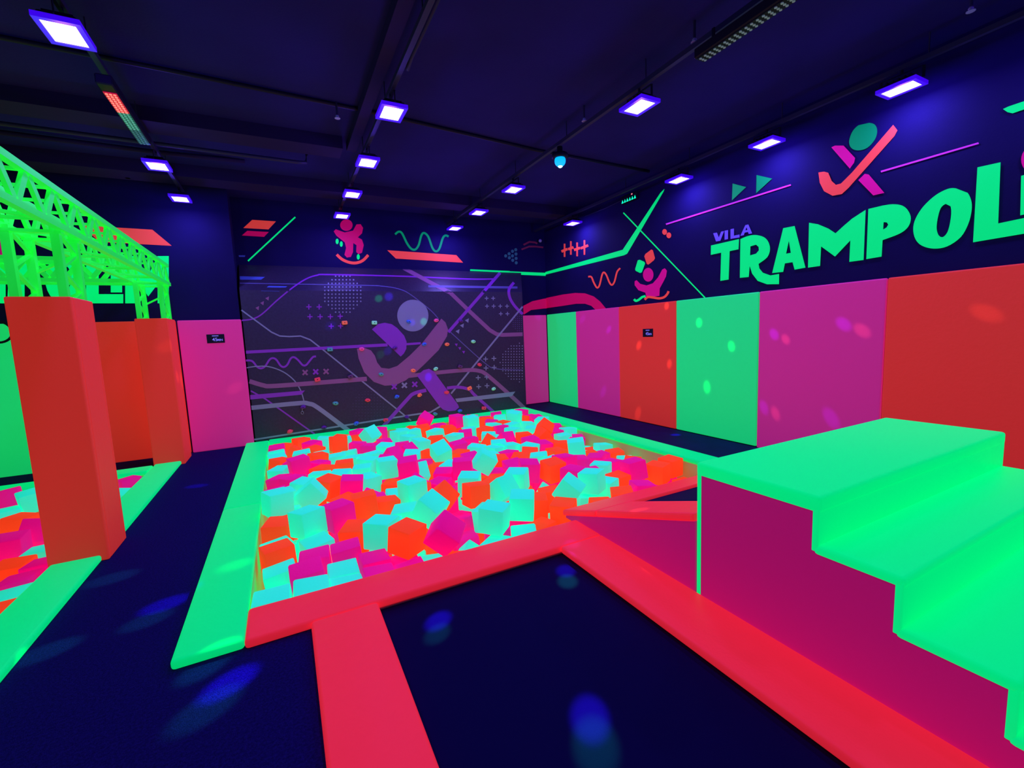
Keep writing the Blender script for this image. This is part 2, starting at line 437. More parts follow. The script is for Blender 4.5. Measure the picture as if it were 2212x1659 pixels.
# ------------------------------------------------------------------ wall pads
def wallpad(dims, material, label, group='padded wall panels'):
    o = box('wall_pad', dims, material, bevel=.014, seg=3)
    tag(o, label, 'wall pad', group)
    return o
g = .004
pads = [(8.14, 7.10, V_WGREEN, 'green wall pad in the corner beside the narrow magenta pad'),
        (7.10, 5.87, V_PINK, 'magenta wall pad between corner green pad and orange pad with sign'),
        (5.87, 4.65, V_ORANGE, 'orange wall pad carrying the small black 45 minute sign'),
        (4.65, 3.40, V_WGREEN, 'wide green wall pad under the word beginning with T'),
        (3.40, 2.145, V_PINK, 'wide magenta wall pad behind the stair platform'),
        (2.145, 0.90, V_ORANGE, 'orange red wall pad behind the stairs'),
        (0.90, -0.34, V_WGREEN, 'green wall pad past the stairs'), (-.34, -1.58, V_PINK, 'magenta wall pad past the stairs')]
for a, b, mt, lb in pads:
    wallpad((5.05, XR - .002, b + g, a - g, .012 if b > 2.9 else 0.0, PADTOP), mt, lb)
wallpad((4.30, 5.045, 8.145, 8.195, .012, PADTOP - .005), V_PINK, 'narrow magenta wall pad in the corner next to the climbing wall')
for a, b, mt, lb in ((-1.27, -.485, V_PINK, 'magenta wall pad with a black 45 minute sign left of the climbing wall'),
                     (-2.51, -1.27, V_ORANGE, 'orange wall pad on the back wall between the two pillars'),
                     (-3.75, -2.51, V_WGREEN, 'green wall pad with a black ring on the back wall'),
                     (-4.99, -3.75, V_PINK, 'magenta wall pad at the far end of the back wall')):
    wallpad((a + g if a < -1.3 else a + .02, b - g, 7.65, YL - .002, .0, PADTOP), mt, lb)

# padded pillars that wrap the truss posts
def pillar(x0, x1, y0, y1, label):
    t = empty('pillar_pad', ((x0 + x1) / 2, (y0 + y1) / 2, 0)); tag(t, label, 'pillar pad', 'orange pillar pads')
    ox, oy = t.location.x, t.location.y
    w_ = (x1 - x0) / 2; d_ = (y1 - y0) / 2; th = .035
    for nm, dims in (('front_panel', (-w_, w_, -d_, -d_ + th)), ('rear_panel', (-w_, w_, d_ - th, d_)), ('side_panel', (-w_, -w_ + th, -d_ + th, d_ - th)), ('side_panel', (w_ - th, w_, -d_ + th, d_ - th))):
        bm = bmesh.new(); add_box(bm, *dims, 0, PADTOP, .012, 3)
        mesh_ob(nm, bm, V_ORANGE, t)
    return t
pillar(-1.565, -1.235, 4.09, 4.49, 'orange padded pillar standing nearest the dark walkway')
pillar(-1.565, -1.235, 6.99, 7.44, 'orange padded pillar standing by the back wall pads')
pillar(-1.565, -1.235, 1.05, 1.45, 'orange padded pillar at the front end of the truss')

# ------------------------------------------------------------------ green truss
def truss():
    t = empty('truss_frame', (-1.40, 4.29, 1.0))
    tag(t, 'fluorescent green box truss frame above the pit beside the walkway', 'truss')
    O = Vector(t.location)
    xa, xb, za, zb = -1.55, -1.245, 2.335, 2.575
    cw, bw = .042, .030
    def bar(nm, a, b, w_, h_=None):
        bm = bmesh.new(); add_bar(bm, Vector(a) - O, Vector(b) - O, w_, h_); mesh_ob(nm, bm, TRUSS, t)
    def beam(ax, lo, hi, c0, c1):
        """box beam along ax; c0..c1 its other horizontal extent"""
        def P(s, c, z): return (c, s, z) if ax == 'y' else (s, c, z)
        for c in (c0, c1):
            for z in (za, zb): bar('chord', P(lo, c, z), P(hi, c, z), cw)
        n = max(2, round((hi - lo) / .36)); st = (hi - lo) / n
        for k in range(n):
            s0 = lo + k * st; s1 = s0 + st; sm = (s0 + s1) / 2
            for c in (c0, c1):
                bar('diagonal', P(s0, c, za), P(sm, c, zb), .022, .048); bar('diagonal', P(sm, c, zb), P(s1, c, za), .022, .048)
            bar('cross_brace', P(sm, c0, zb), P(sm, c1, zb), .024, .018)
            bar('cross_brace', P(s0, c0, za), P(s1 if k % 2 else s0, c1, za), .024, .018)
    beam('y', 1.10, 7.40, xa, xb)
    for y0, y1 in ((4.13, 4.45), (7.06, 7.36)):
        beam('x', -4.40, xa - .03, y0, y1)
    for y0, y1 in ((4.14, 4.44), (7.05, 7.37), (1.10, 1.40)):
        xs = (-1.52, -1.28)
        for x in xs:
            for y in (y0, y1): bar('post', (x, y, .02), (x, y, za), .046)
        n = 4; h0 = 1.80; st = (za - h0) / 2
        for k in range(2):
            z0 = h0 + k * st
            for x in xs:
                bar('post_brace', (x, y0, z0), (x, y1, z0 + st / 2), .024, .018); bar('post_brace', (x, y1, z0 + st / 2), (x, y0, z0 + st), .024, .018)
            bar('post_brace', (xs[0], y1, z0), (xs[1], y1, z0 + st / 2), .024, .018)
        for y in (y0, y1): bar('cap_plate', (xa, y, za - .03), (xb, y, za - .03), .05, .02)
truss()

# ------------------------------------------------------------------ stair block with the sloped trampoline behind it
SX0, SX1 = 1.93, 3.93
STEPS = [(1.012, 1.640, .775), (.718, 1.012, .562), (.418, .718, .366), (.118, .418, .190)]
t = empty('stair_block', (SX0 + 1, .9, 0)); tag(t, 'soft stair block with fluorescent green steps and magenta sides', 'stairs')
O = Vector(t.location)
def tb(nm, dims, material, bevel=.0, parent=t, seg=3):
    bm = bmesh.new()
    add_box(bm, dims[0] - O.x, dims[1] - O.x, dims[2] - O.y, dims[3] - O.y, dims[4], dims[5], bevel, seg)
    o = mesh_ob(nm, bm, material, parent)
    if bevel:
        for p in o.data.polygons: p.use_smooth = True
        o.data.set_sharp_from_angle(angle=R_(60))
    return o
prof = [(1.62, 0), (1.62, .74)]
for (a, b, z) in STEPS:
    if prof[-1][1] != .74: prof.append((a0, z - .02))
    prof.append((a + .022, z - .02)); a0 = a + .022
prof += [(.14, 0)]
for nm, xa, xb in (('side_panel', SX0 + .006, SX0 + .03), ('side_panel', SX1 - .03, SX1 - .006)):
    bm = bmesh.new(); prism_x(bm, [(y - O.y, z) for y, z in prof], xa - O.x, xb - O.x)
    mesh_ob(nm, bm, V_SIDE, t)
for i, (a, b, z) in enumerate(STEPS):
    zn = STEPS[i + 1][2] if i + 1 < len(STEPS) else 0.0
    tr = .075 if i == 0 else .045
    tb('tread', (SX0, SX1, a, b + (0 if i == 0 else .024), z - tr, z), V_STEP, .018)
    tb('riser', (SX0 + .002, SX1 - .002, a + .004, a + .03, max(0, zn - .03), z - .02), V_STEP, .004)
tb('back_panel', (SX0 + .002, SX1 - .002, 1.607, 1.635, .0, .72), V_STEP, .008)
# sloped trampoline
def zs(y): return .468 - .329 * (y - 1.64)
t2 = empty('sloped_trampoline', (SX0 + 1, 2.3, 0)); tag(t2, 'sloped trampoline with red edge pads leaning from stair platform to foam pit', 'trampoline')
O2 = Vector(t2.location)
YE = 2.96
bm = bmesh.new(); prism_x(bm, [(1.645 - O2.y, 0.0), (1.645 - O2.y, zs(1.645) - .03), (2.92 - O2.y, zs(2.92) - .03), (2.92 - O2.y, 0.0)], SX0 + .004 - O2.x, SX1 - .004 - O2.x)
mesh_ob('wedge_body', bm, V_SIDE, t2)
def slope_pad(nm, x0, x1, y0, y1, th, material, lift=0.0, bevel=.015):
    bm = bmesh.new(); add_box(bm, x0 - O2.x, x1 - O2.x, y0 - O2.y, y1 - O2.y, 0, th, bevel, 2)
    for v in bm.verts: v.co.z += zs(v.co.y + O2.y) - .03 + lift
    mesh_ob(nm, bm, material, t2)
slope_pad('edge_pad', SX0 - .004, SX0 + .34, 1.645, 2.52, .05, V_RED)
slope_pad('edge_pad', SX1 - .34, SX1 + .004, 1.645, 2.52, .05, V_RED)
slope_pad('end_pad', SX0 - .004, SX1 + .004, 2.52, YE, .05, V_RED)
slope_pad('bed', SX0 + .34, SX1 - .34, 1.65, 2.52, .02, D_BED, bevel=0)

# ------------------------------------------------------------------ climbing wall
SLZ, SLT = 2.30, 2.74      # the face ends at SLZ, a sloped panel leans back to the wall at SLT
cw = empty('climbing_wall', (1.9, YC, 0)); tag(cw, 'dark climbing wall printed with purple lines and a big figure logo', 'climbing wall')
OC = Vector(cw.location)
bm = bmesh.new(); add_box(bm, -.47 - OC.x, 4.235 - OC.x, .0, .06, .0, SLZ); mesh_ob('face_panel', bm, D_CLIMB, cw)
bm = bmesh.new()
q = [bm.verts.new((x - OC.x, y - OC.y, z)) for x, y, z in ((-.47, YC, SLZ), (4.235, YC, SLZ), (4.5, YB - .005, SLT), (-.47, YB - .005, SLT), (-.47, YC + .06, SLZ - .04), (4.235, YC + .06, SLZ - .04), (4.5, YB - .005, SLT - .05), (-.47, YB - .005, SLT - .05))]
for f in ((0, 1, 2, 3), (4, 7, 6, 5), (0, 4, 5, 1), (1, 5, 6, 2), (3, 2, 6, 7), (0, 3, 7, 4)): bm.faces.new([q[i] for i in f])
bmesh.ops.recalc_face_normals(bm, faces=bm.faces[:]); mesh_ob('sloped_panel', bm, D_CLIMB, cw)
bm = bmesh.new(); add_box(bm, 4.18 - OC.x, 4.235 - OC.x, .06, .43, 0, SLZ); mesh_ob('side_panel', bm, D_CLIMB, cw)
SLN = Vector((0, -(SLT - SLZ), YB - YC)).normalized()
def cwmap(px, py, off):
    p = at('y', YC - off, px, py)
    if p.z > SLZ:
        d = Vector(ray(px, py)); e = Vector(EYE)
        c = Vector((0, YC, SLZ)) + SLN * off
        p = e + d * ((c - e).dot(SLN) / d.dot(SLN))
    return p
def bwmap(px, py, off): return at('y', YB - off, px, py)
def lwmap(px, py, off): return at('y', YL - off, px, py)
def rwmap(px, py, off): return at('x', XR - off, px, py)

# ------------------------------------------------------------------ flat paint: outlines measured in the photograph, laid on the wall planes
class Paint:
    def __init__(s, fn, parent, cx, cy, sc):
        s.fn, s.parent, s.cx, s.cy, s.sc, s.k = fn, parent, cx, cy, sc, 0
        s.off0 = Vector(parent.location)
    def pt(s, p, off): return s.fn(s.cx + p[0] * s.sc, s.cy + p[1] * s.sc, off) - s.off0
    def lay(s): s.k += 1; return .0025 + .00012 * s.k
    def poly(s, pts, material, name, holes=()):
        off = s.lay(); loops = [pts] + list(holes)
        P = [[s.pt(p, off) for p in l] for l in loops]
        T = tessellate_polygon([[Vector((x, y, 0)) for x, y in l] for l in loops])
        bm = bmesh.new(); vs = [bm.verts.new(p) for l in P for p in l]
        for tri in T:
            try: bm.faces.new([vs[i] for i in tri])
            except ValueError: pass
        return mesh_ob(name, bm, material, s.parent)
    def line(s, pts, wd, material, name, smooth=False):
        if smooth: pts = spline(pts)
        pts = densify(pts, 22.0); off = s.lay()
        bm = bmesh.new(); L = []
        for i, p in enumerate(pts):
            a = Vector(pts[max(i - 1, 0)]); b = Vector(pts[min(i + 1, len(pts) - 1)])
            d = (b - a).normalized(); n = Vector((-d.y, d.x)) * (wd / 2)
            L.append((bm.verts.new(s.pt((p[0] + n.x, p[1] + n.y), off)), bm.verts.new(s.pt((p[0] - n.x, p[1] - n.y), off))))
        for (a, b), (c, d) in zip(L, L[1:]): bm.faces.new((a, b, d, c))
        return mesh_ob(name, bm, material, s.parent)
    def ell(s, c, rx, ry, material, name, n=24):
        return s.poly([(c[0] + rx * math.cos(2 * math.pi * k / n), c[1] + ry * math.sin(2 * math.pi * k / n)) for k in range(n)], material, name)
    def plus(s, c, r, wd, material, rot=0.0):
        h = wd / 2; base = [(-h, -r), (h, -r), (h, -h), (r, -h), (r, h), (h, h), (h, r), (-h, r), (-h, h), (-r, h), (-r, -h), (-h, -h)]
        ca, sa = math.cos(rot), math.sin(rot)
        return s.poly([(c[0] + x * ca - y * sa, c[1] + x * sa + y * ca) for x, y in base], material, 'painted_cross')
    def dots(s, c, R, st, r, material, clip=None):
        off = s.lay(); bm = bmesh.new(); n = int(R / st) + 1
        for i in range(-n, n + 1):
            for j in range(-n, n + 1):
                x, y = c[0] + i * st, c[1] + j * st
                if (x - c[0]) ** 2 + (y - c[1]) ** 2 > R * R: continue
                if clip and x > clip: continue
                bm.faces.new([bm.verts.new(s.pt((x + r * math.cos(k * math.pi / 3), y + r * math.sin(k * math.pi / 3)), off)) for k in range(6)])
        o = mesh_ob('painted_dot_pattern', bm, material, s.parent); o['kind'] = 'stuff'
        return o
def densify(pts, st):
    out = [tuple(pts[0])]
    for a, b in zip(pts, pts[1:]):
        n = max(1, int(math.hypot(b[0] - a[0], b[1] - a[1]) / st))
        for k in range(1, n + 1): out.append((a[0] + (b[0] - a[0]) * k / n, a[1] + (b[1] - a[1]) * k / n))
    return out
def spline(p, n=6):
    out = []
    for i in range(len(p) - 1):
        p0, p1, p2, p3 = p[max(i - 1, 0)], p[i], p[i + 1], p[min(i + 2, len(p) - 1)]
        for k in range(n):
            u = k / n
            out.append(tuple(.5 * (2 * p1[j] + (p2[j] - p0[j]) * u + (2 * p0[j] - 5 * p1[j] + 4 * p2[j] - p3[j]) * u * u + (3 * p1[j] - p0[j] - 3 * p2[j] + p3[j]) * u ** 3) for j in (0, 1)))
    out.append(tuple(p[-1]))
    return out

def closed(p):
    q = spline(list(p[-2:]) + list(p) + list(p[:2]), 4)
    return q[8:-9] if len(q) > 20 else p
def arc(p, i, j):
    """round the stretch of the outline between points i and j"""
    return list(p[:i]) + spline(p[i:j + 1], 4) + list(p[j + 1:])
# --- print of the climbing wall
C = Paint(cwmap, cw, 500, 440, .29837)
ST = 'painted_stripe'
C.line([(62, 575), (900, 590), (1100, 598), (1220, 620), (1300, 660), (1440, 770), (1500, 835)], 6, C_GREYDIM, ST, True)
C.line([(1580, 925), (1830, 1150), (1920, 1195), (2110, 1205)], 6, C_GREYDIM, ST, True)
C.line([(75, 845), (150, 835), (220, 800), (330, 700), (440, 610), (540, 545), (620, 518), (700, 513), (1230, 525), (1700, 545), (1900, 545)], 10, C_PURPLE, ST, True)
C.poly([(60, 525), (242, 530), (215, 550), (62, 550)], C_BLUE, 'painted_bar')
C.poly([(270, 595), (405, 598), (345, 635), (215, 632)], C_BLUE, 'painted_bar')
C.line([(1245, 465), (1440, 570), (1585, 645), (1730, 785), (1870, 915), (1920, 945), (1960, 950), (2108, 945)], 28, C_DUSK, ST)
C.line([(1425, 598), (2070, 607)], 16, C_GREYDIM, ST)
C.line([(1945, 500), (1850, 610), (1570, 930)], 22, C_PURPLE, ST)
C.line([(2045, 570), (2010, 620), (2015, 680), (2050, 740), (2108, 800)], 20, C_PURPLE, ST, True)
C.line([(2108, 745), (1930, 960), (1590, 1375)], 12, C_GREY, ST)
C.line([(72, 770), (290, 930), (350, 958), (420, 962), (500, 958), (570, 985), (660, 1055), (1300, 1570)], 10, C_GREY, ST)
C.line([(105, 1075), (1130, 1022)], 22, C_PURPLE, ST)
C.line([(1260, 1018), (1370, 1010)], 16, C_PURPLE, ST)
C.line([(105, 1135), (150, 1140), (185, 1180), (215, 1192), (245, 1175), (275, 1130), (300, 1118), (325, 1130), (355, 1172), (380, 1182), (405, 1165), (430, 1120), (455, 1112), (485, 1135), (515, 1168), (540, 1168), (565, 1140), (590, 1110), (612, 1106)], 14, C_PURPLE, 'painted_wave', True)
C.line([(110, 1188), (180, 1178), (270, 1180), (370, 1215), (450, 1275), (500, 1350), (525, 1430)], 8, C_GREY, ST, True)
C.line([(130, 1285), (230, 1315), (300, 1320), (620, 1297), (980, 1268)], 32, C_DUSK, ST, True)
C.line([(1280, 1248), (1500, 1222), (1700, 1205), (1790, 1210), (1850, 1240), (2000, 1370), (2120, 1480)], 28, C_DUSK, ST, True)
C.line([(140, 1355), (240, 1410), (620, 1680)], 11, C_PURPLE, ST)
C.poly([(135, 1385), (500, 1355), (532, 1352), (505, 1383), (137, 1418)], C_PURPLE, 'painted_bar')
C.line([(145, 1478), (480, 1445), (560, 1448), (630, 1480), (870, 1659), (960, 1720)], 32, C_GREY, ST, True)
C.line([(165, 1708), (1300, 1530), (1440, 1510), (1510, 1468)], 12, C_GREY, ST)
C.line([(1090, 1622), (1270, 1420), (1320, 1375), (1410, 1350)], 26, C_PURPLE, ST, True)
C.line([(1560, 1335), (1640, 1328), (1720, 1345), (1760, 1385), (1900, 1510)], 22, C_PURPLE, ST, True)
C.poly([(1620, 1412), (2055, 1360), (2030, 1395), (1632, 1437)], C_GREY, 'painted_bar')
C.ell((1313, 810), 113, 115, C_GREY, 'logo_head', 40)
C.poly([(1520, 832), (1550, 860), (1568, 910), (1560, 960), (1500, 1060), (1400, 1160), (1330, 1225), (1260, 1280), (1190, 1312), (1110, 1318), (1030, 1290), (960, 1220), (920, 1120), (908, 1050), (960, 1043), (1010, 1062), (1038, 1100), (1055, 1150), (1085, 1188), (1140, 1195), (1200, 1175), (1290, 1100), (1380, 1010)], C_DUSK, 'logo_body')
C.poly([(1017, 910), (1060, 872), (1110, 862), (1160, 872), (1200, 900), (1250, 955), (1268, 1000), (1266, 1050), (1248, 1085), (1225, 1107)], C_PURPLE, 'logo_arm')
C.poly([(1343, 1245), (1390, 1205), (1430, 1195), (1465, 1215), (1640, 1455), (1648, 1475), (1620, 1498), (1570, 1503), (1530, 1490), (1505, 1465)], C_PURPLE, 'logo_leg')
for p in ((560, 747), (635, 747), (568, 818), (642, 818), (716, 818), (787, 815), (722, 887), (790, 885)): C.plus(p, 19, 8, C_PURPLE)
for p in ((1847, 685), (1895, 685), (1850, 742), (1898, 742), (1946, 742), (1995, 742), (1950, 797), (1998, 797)): C.plus(p, 14, 6, C_GREY)
for p in ((1840, 1125), (1900, 1120), (1843, 1190), (1902, 1185), (1786, 1260), (1848, 1255), (1790, 1325), (1850, 1318)): C.plus(p, 17, 7, C_GREY)
for p, mt in (((533, 1222), C_DUSK), ((610, 1217), C_PURPLE), ((685, 1215), C_DUSK), ((1178, 1325), C_PURPLE), ((1252, 1315), C_GREY), ((1327, 1308), C_PURPLE)): C.plus(p, 25, 13, mt, math.pi / 4)
def tri(c, r): return [(c[0] + r * .6, c[1] - r), (c[0] + r * .35, c[1] + r * .8), (c[0] - r, c[1] - r * .2)]
for p in ((262, 688), (225, 722), (190, 758)): C.poly(tri(p, 17), C_DUSK, 'painted_triangle')
for p in ((1708, 848), (1672, 885), (1640, 927)): C.poly(tri(p, 18), C_GREY, 'painted_triangle')
for p in ((1627, 1022), (1652, 1048), (1680, 1075)): C.poly([(p[0] - 11, p[1] - 8), (p[0] + 11, p[1] - 9), (p[0] + 3, p[1] + 12)], C_PURPLE, 'painted_triangle')
C.dots((806, 655), 143, 26, 6, C_GREY)
C.dots((2085, 1150), 140, 20, 4.5, C_GREY, 2108)
C.dots((2100, 860), 72, 15, 2.6, C_GREYDIM, 2106)
C.dots((990, 1470), 115, 22, 1.8, C_GREYDIM)

# --- back wall above it
B = Paint(bwmap, wall_back, 500, 440, .29837)
B.poly([(150, 117), (322, 128), (268, 186), (86, 176)], P_ORANGE, 'painted_bar')
B.poly([(115, 196), (270, 205), (236, 240), (75, 230)], P_CRIMSON, 'painted_bar')
B.poly([(52, 374), (100, 374), (97, 385), (55, 385)], C_BLUE, 'painted_bar')
B.line([(120, 415), (462, 97)], 11, P_GREEN, ST)
B.ell((832, 155), 45, 42, P_CRIMSON, 'figure_head')
B.poly([(740, 200), (755, 185), (820, 208), (880, 195), (905, 150), (935, 148), (953, 175), (945, 215), (915, 243), (945, 260), (958, 300), (945, 355), (920, 365), (903, 350), (905, 300), (882, 285), (880, 350), (865, 385), (835, 390), (818, 370), (830, 320), (820, 280), (760, 232)], P_CRIMSON, 'figure_body')
B.line([(762, 368), (800, 402), (850, 424), (900, 429), (950, 412), (990, 372)], 20, P_ORANGE, 'painted_curve', True)
for p in ((765, 273), (795, 292), (918, 385)): B.ell(p, 11, 20, P_GREEN, 'painted_dash', 14)
B.line([(1185, 222), (1210, 203), (1235, 215), (1270, 285), (1300, 325), (1330, 332), (1355, 300), (1375, 230), (1395, 212), (1425, 240), (1455, 320), (1480, 345), (1505, 325), (1530, 250), (1550, 230), (1572, 238)], 15, P_TEAL, 'painted_wave', True)
B.poly([(1128, 337), (1628, 372), (1677, 427), (1190, 397)], P_ORANGE, 'painted_bar')
B2 = Paint(bwmap, wall_back, 960, 380, .27125); B2.k = 30
B2.line([(205, 750), (520, 764)], 13, P_GREEN, ST)
B2.line([(520, 772), (880, 787)], 24, P_GREEN, ST)
for p in ((488, 637), (515, 620), (517, 652), (542, 600), (542, 637), (544, 672), (568, 588), (570, 622), (571, 657), (572, 692)): B2.ell(p, 12, 13, D_TEALDIM, 'painted_dot', 14)
B2.poly([(628, 1035), (700, 998), (792, 978), (860, 970), (860, 1053), (792, 1056), (690, 1068), (630, 1105)], P_CRIMSON, 'painted_loop')
B3 = Paint(bwmap, wall_back, 1100, 480, .06329); B3.k = 60
B3.line([(490, 775), (690, 670), (880, 690), (960, 730)], 62, P_DULLRED, 'painted_curve')
B3.line([(420, 930), (680, 830), (900, 830), (1160, 860)], 58, P_DULLRED, 'painted_curve')

# --- right wall
W = Paint(rwmap, wall_right, 960, 380, .27125)
W.line([(1425, 293), (2075, 970)], 10, P_GREEN, ST)
W.poly([(720, 790), (781, 772), (1420, 588), (1720, 135), (1752, 103), (1745, 125), (1455, 620), (1430, 632), (781, 792), (720, 806)], P_GREEN, ST)
for (x, y0, y1), (xa, ya, xb, yb) in (((957, 540, 645), (932, 602, 980, 582)), ((1007, 520, 628), (985, 584, 1028, 568)), ((1057, 530, 640), (1032, 590, 1080, 573)), ((1115, 512, 628), (1085, 577, 1145, 553))):
    W.line([(x, y0), (x, y1)], 13, P_ORANGE, 'painted_cross'); W.line([(xa, ya), (xb, yb)], 20, P_ORANGE, 'painted_cross')
W.line([(1145, 803), (1170, 805), (1190, 850), (1215, 890), (1235, 870), (1255, 790), (1270, 768), (1290, 790), (1315, 850), (1335, 868), (1355, 840), (1375, 765), (1400, 735)], 13, P_ORANGE, 'painted_wave', True)
W.poly([(740, 985), (792, 976), (940, 945), (1040, 932), (1120, 935), (1190, 960), (1240, 1000), (1290, 1060), (1205, 1068), (1170, 1035), (1120, 1018), (1050, 1018), (940, 1035), (792, 1056), (740, 1062)], P_CRIMSON, 'painted_loop')
W.ell((1623, 787), 42, 55, P_PINK, 'figure_head')
W.poly([(1515, 840), (1530, 830), (1560, 860), (1610, 872), (1660, 855), (1700, 810), (1735, 745), (1755, 735), (1772, 755), (1765, 800), (1740, 850), (1715, 895), (1712, 955), (1610, 970), (1600, 930), (1545, 910), (1515, 870)], P_PINK, 'figure_body')
W.poly([(1592, 640), (1600, 622), (1648, 586), (1660, 592), (1677, 655), (1668, 672), (1625, 706), (1612, 702)], P_ORANGE, 'painted_square')
W.poly([(1540, 672), (1555, 668), (1592, 684), (1598, 698), (1572, 768), (1558, 773), (1522, 755), (1519, 742)], P_GREEN, 'painted_square')
W.line([(1595, 985), (1620, 965), (1660, 968), (1710, 975), (1750, 965), (1775, 940), (1785, 918)], 18, P_ORANGE, 'painted_wave', True)
W.line([(1510, 982), (1525, 995), (1550, 985), (1575, 965), (1602, 958)], 18, P_GREEN, 'painted_wave', True)
T = Paint(rwmap, wall_right, 1400, 200, .3671); T.k = 40
T.line([(105, 775), (840, 543)], 9, P_LILAC, ST)
T.line([(1370, 465), (1945, 297)], 10, P_LILAC, ST)
T.poly([(497, 535), (577, 556), (493, 635)], P_TEAL, 'painted_triangle')
T.poly([(638, 485), (730, 506), (636, 592)], P_TEAL, 'painted_triangle')
T.ell((97, 820), 14, 17, P_ORANGE, 'painted_dot'); T.ell((122, 840), 14, 17, P_ORANGE, 'painted_dot')
T.poly([(2088, 97), (2120, 82), (2420, -20), (2420, 28), (2145, 122), (2115, 115)], P_GREEN, 'painted_bar')
T.poly(closed([(1300, 178), (1335, 190), (1348, 225), (1335, 275), (1290, 325), (1235, 340), (1195, 325), (1183, 285), (1205, 225), (1250, 185)]), P_TEAL, 'logo_head')
T.poly([(1078, 322), (1100, 312), (1150, 312), (1218, 385), (1212, 412), (1187, 447)], P_PINK, 'logo_arm')
T.poly([(1237, 515), (1275, 478), (1298, 482), (1390, 590), (1325, 605)], P_PINK, 'logo_leg')
T.poly([(1442, 190), (1467, 222), (1450, 255), (1180, 560), (1140, 597), (1085, 607), (1035, 580), (1010, 530), (1002, 470), (1035, 465), (1060, 472), (1080, 520), (1105, 543), (1135, 535), (1200, 470)], P_ORANGE, 'logo_body')
LT = 'painted_letter'
T.poly([(383, 828), (405, 824), (416, 852), (430, 818), (447, 815), (425, 872), (400, 876)], P_VIOLET, LT)
T.poly([(450, 813), (470, 809), (470, 862), (450, 866)], P_VIOLET, LT)
T.poly([(485, 804), (505, 800), (505, 842), (538, 835), (538, 852), (485, 861)], P_VIOLET, LT)
T.poly([(543, 843), (572, 780), (590, 776), (612, 828), (592, 832), (588, 820), (568, 824), (563, 839)], P_VIOLET, LT, [[(572, 811), (585, 808), (579, 792)]])
T.poly([(370, 900), (535, 862), (532, 922), (480, 933), (474, 1100), (425, 1108), (430, 942), (369, 955)], P_GREEN, LT)
T.poly(arc([(543, 862), (585, 845), (630, 838), (680, 850), (708, 880), (717, 925), (700, 970), (650, 1008), (655, 1035), (675, 1060), (720, 1076), (771, 1067), (770, 1127), (700, 1128), (645, 1108), (612, 1065), (598, 1020), (592, 1085), (540, 1090)], 0, 7), P_GREEN, LT, [[(602, 905), (635, 895), (650, 908), (652, 928), (635, 948), (600, 958)]])
T.poly([(795, 798), (862, 785), (926, 1030), (862, 1042), (850, 998), (805, 1005), (795, 1055), (730, 1062)], P_GREEN, LT, [[(812, 948), (840, 943), (828, 872)]])
T.poly([(947, 766), (1000, 775), (1060, 800), (1103, 828), (1150, 785), (1200, 742), (1280, 690), (1268, 985), (1184, 996), (1190, 870), (1100, 965), (1018, 905), (1012, 1020), (941, 1030)], P_GREEN, LT)
T.poly(arc([(1296, 685), (1380, 665), (1440, 657), (1495, 665), (1530, 695), (1546, 740), (1530, 790), (1480, 830), (1380, 868), (1374, 965), (1284, 980)], 1, 8), P_GREEN, LT, [[(1386, 762), (1405, 764), (1413, 777), (1403, 794), (1383, 806)]])
T.poly(closed([(1810, 563), (1760, 568), (1690, 605), (1620, 670), (1575, 740), (1560, 800), (1572, 860), (1610, 900), (1680, 918), (1760, 905), (1840, 850), (1885, 770), (1904, 690), (1900, 630), (1870, 580)]), P_GREEN, LT, [closed([(1752, 655), (1722, 680), (1704, 740), (1698, 800), (1710, 840), (1735, 850), (1762, 820), (1778, 760), (1784, 700), (1776, 662)])])
T.poly([(1938, 440), (2074, 410), (2060, 770), (2480, 682), (2480, 785), (1912, 881)], P_GREEN, LT)
T.poly([(2195, 490), (2480, 410), (2480, 660), (2190, 722)], P_GREEN, LT)
T.ell((2250, 395), 55, 70, P_PINK, 'painted_dot')

# --- left part of the back wall
Lw = Paint(lwmap, wall_left_back, 0, 300, .25316)
Lw.poly([(690, 738), (1300, 775), (1465, 912), (850, 880)], P_ORANGE, 'painted_bar')
Lw.poly([(-220, 800), (0, 845), (75, 1005), (-220, 1000)], P_PINK, 'painted_bar')
Lw.poly([(-260, 1000), (48, 1000), (48, 1403), (-260, 1403)], P_GREEN, LT)
Lw.poly([(80, 1000), (330, 1000), (330, 1200), (210, 1240), (210, 1403), (62, 1403)], P_GREEN, LT)
def ring(c, rx, ry, n=26): return [(c[0] + rx * math.cos(2 * math.pi * k / n), c[1] + ry * math.sin(2 * math.pi * k / n)) for k in range(n)]
Lw.poly(ring((550, 1195), 165, 212), P_GREEN, LT, [ring((550, 1190), 58, 110)])
Lw.poly([(735, 1000), (842, 1000), (842, 1325), (1052, 1325), (1052, 1403), (735, 1403)], P_GREEN, LT)
Lw.poly([(945, 1130), (1042, 1130), (1042, 1310), (945, 1310)], P_GREEN, LT)
Lw.poly([(1068, 1000), (1165, 1000), (1258, 1180), (1345, 1000), (1440, 1000), (1440, 1403), (1345, 1403), (1345, 1240), (1265, 1345), (1165, 1200), (1165, 1403), (1068, 1403)], P_GREEN, LT)

# black ring printed on the green back pad
gp = next(o for o in COL.objects if o.get('label', '').startswith('green wall pad with a black ring'))
c0 = at('y', 7.648, -6, 717)
bm = bmesh.new(); n = 32; rin, rout = .115, .142; ri = []; ro = []
for k in range(n):
    a = 2 * math.pi * k / n; v = Vector((math.cos(a), 0, math.sin(a)))
    ri.append(bm.verts.new(c0 + v * rin - gp.location)); ro.append(bm.verts.new(c0 + v * rout - gp.location))
for k in range(n): bm.faces.new((ri[k], ri[(k + 1) % n], ro[(k + 1) % n], ro[k]))
mesh_ob('printed_ring', bm, BLACK, gp)

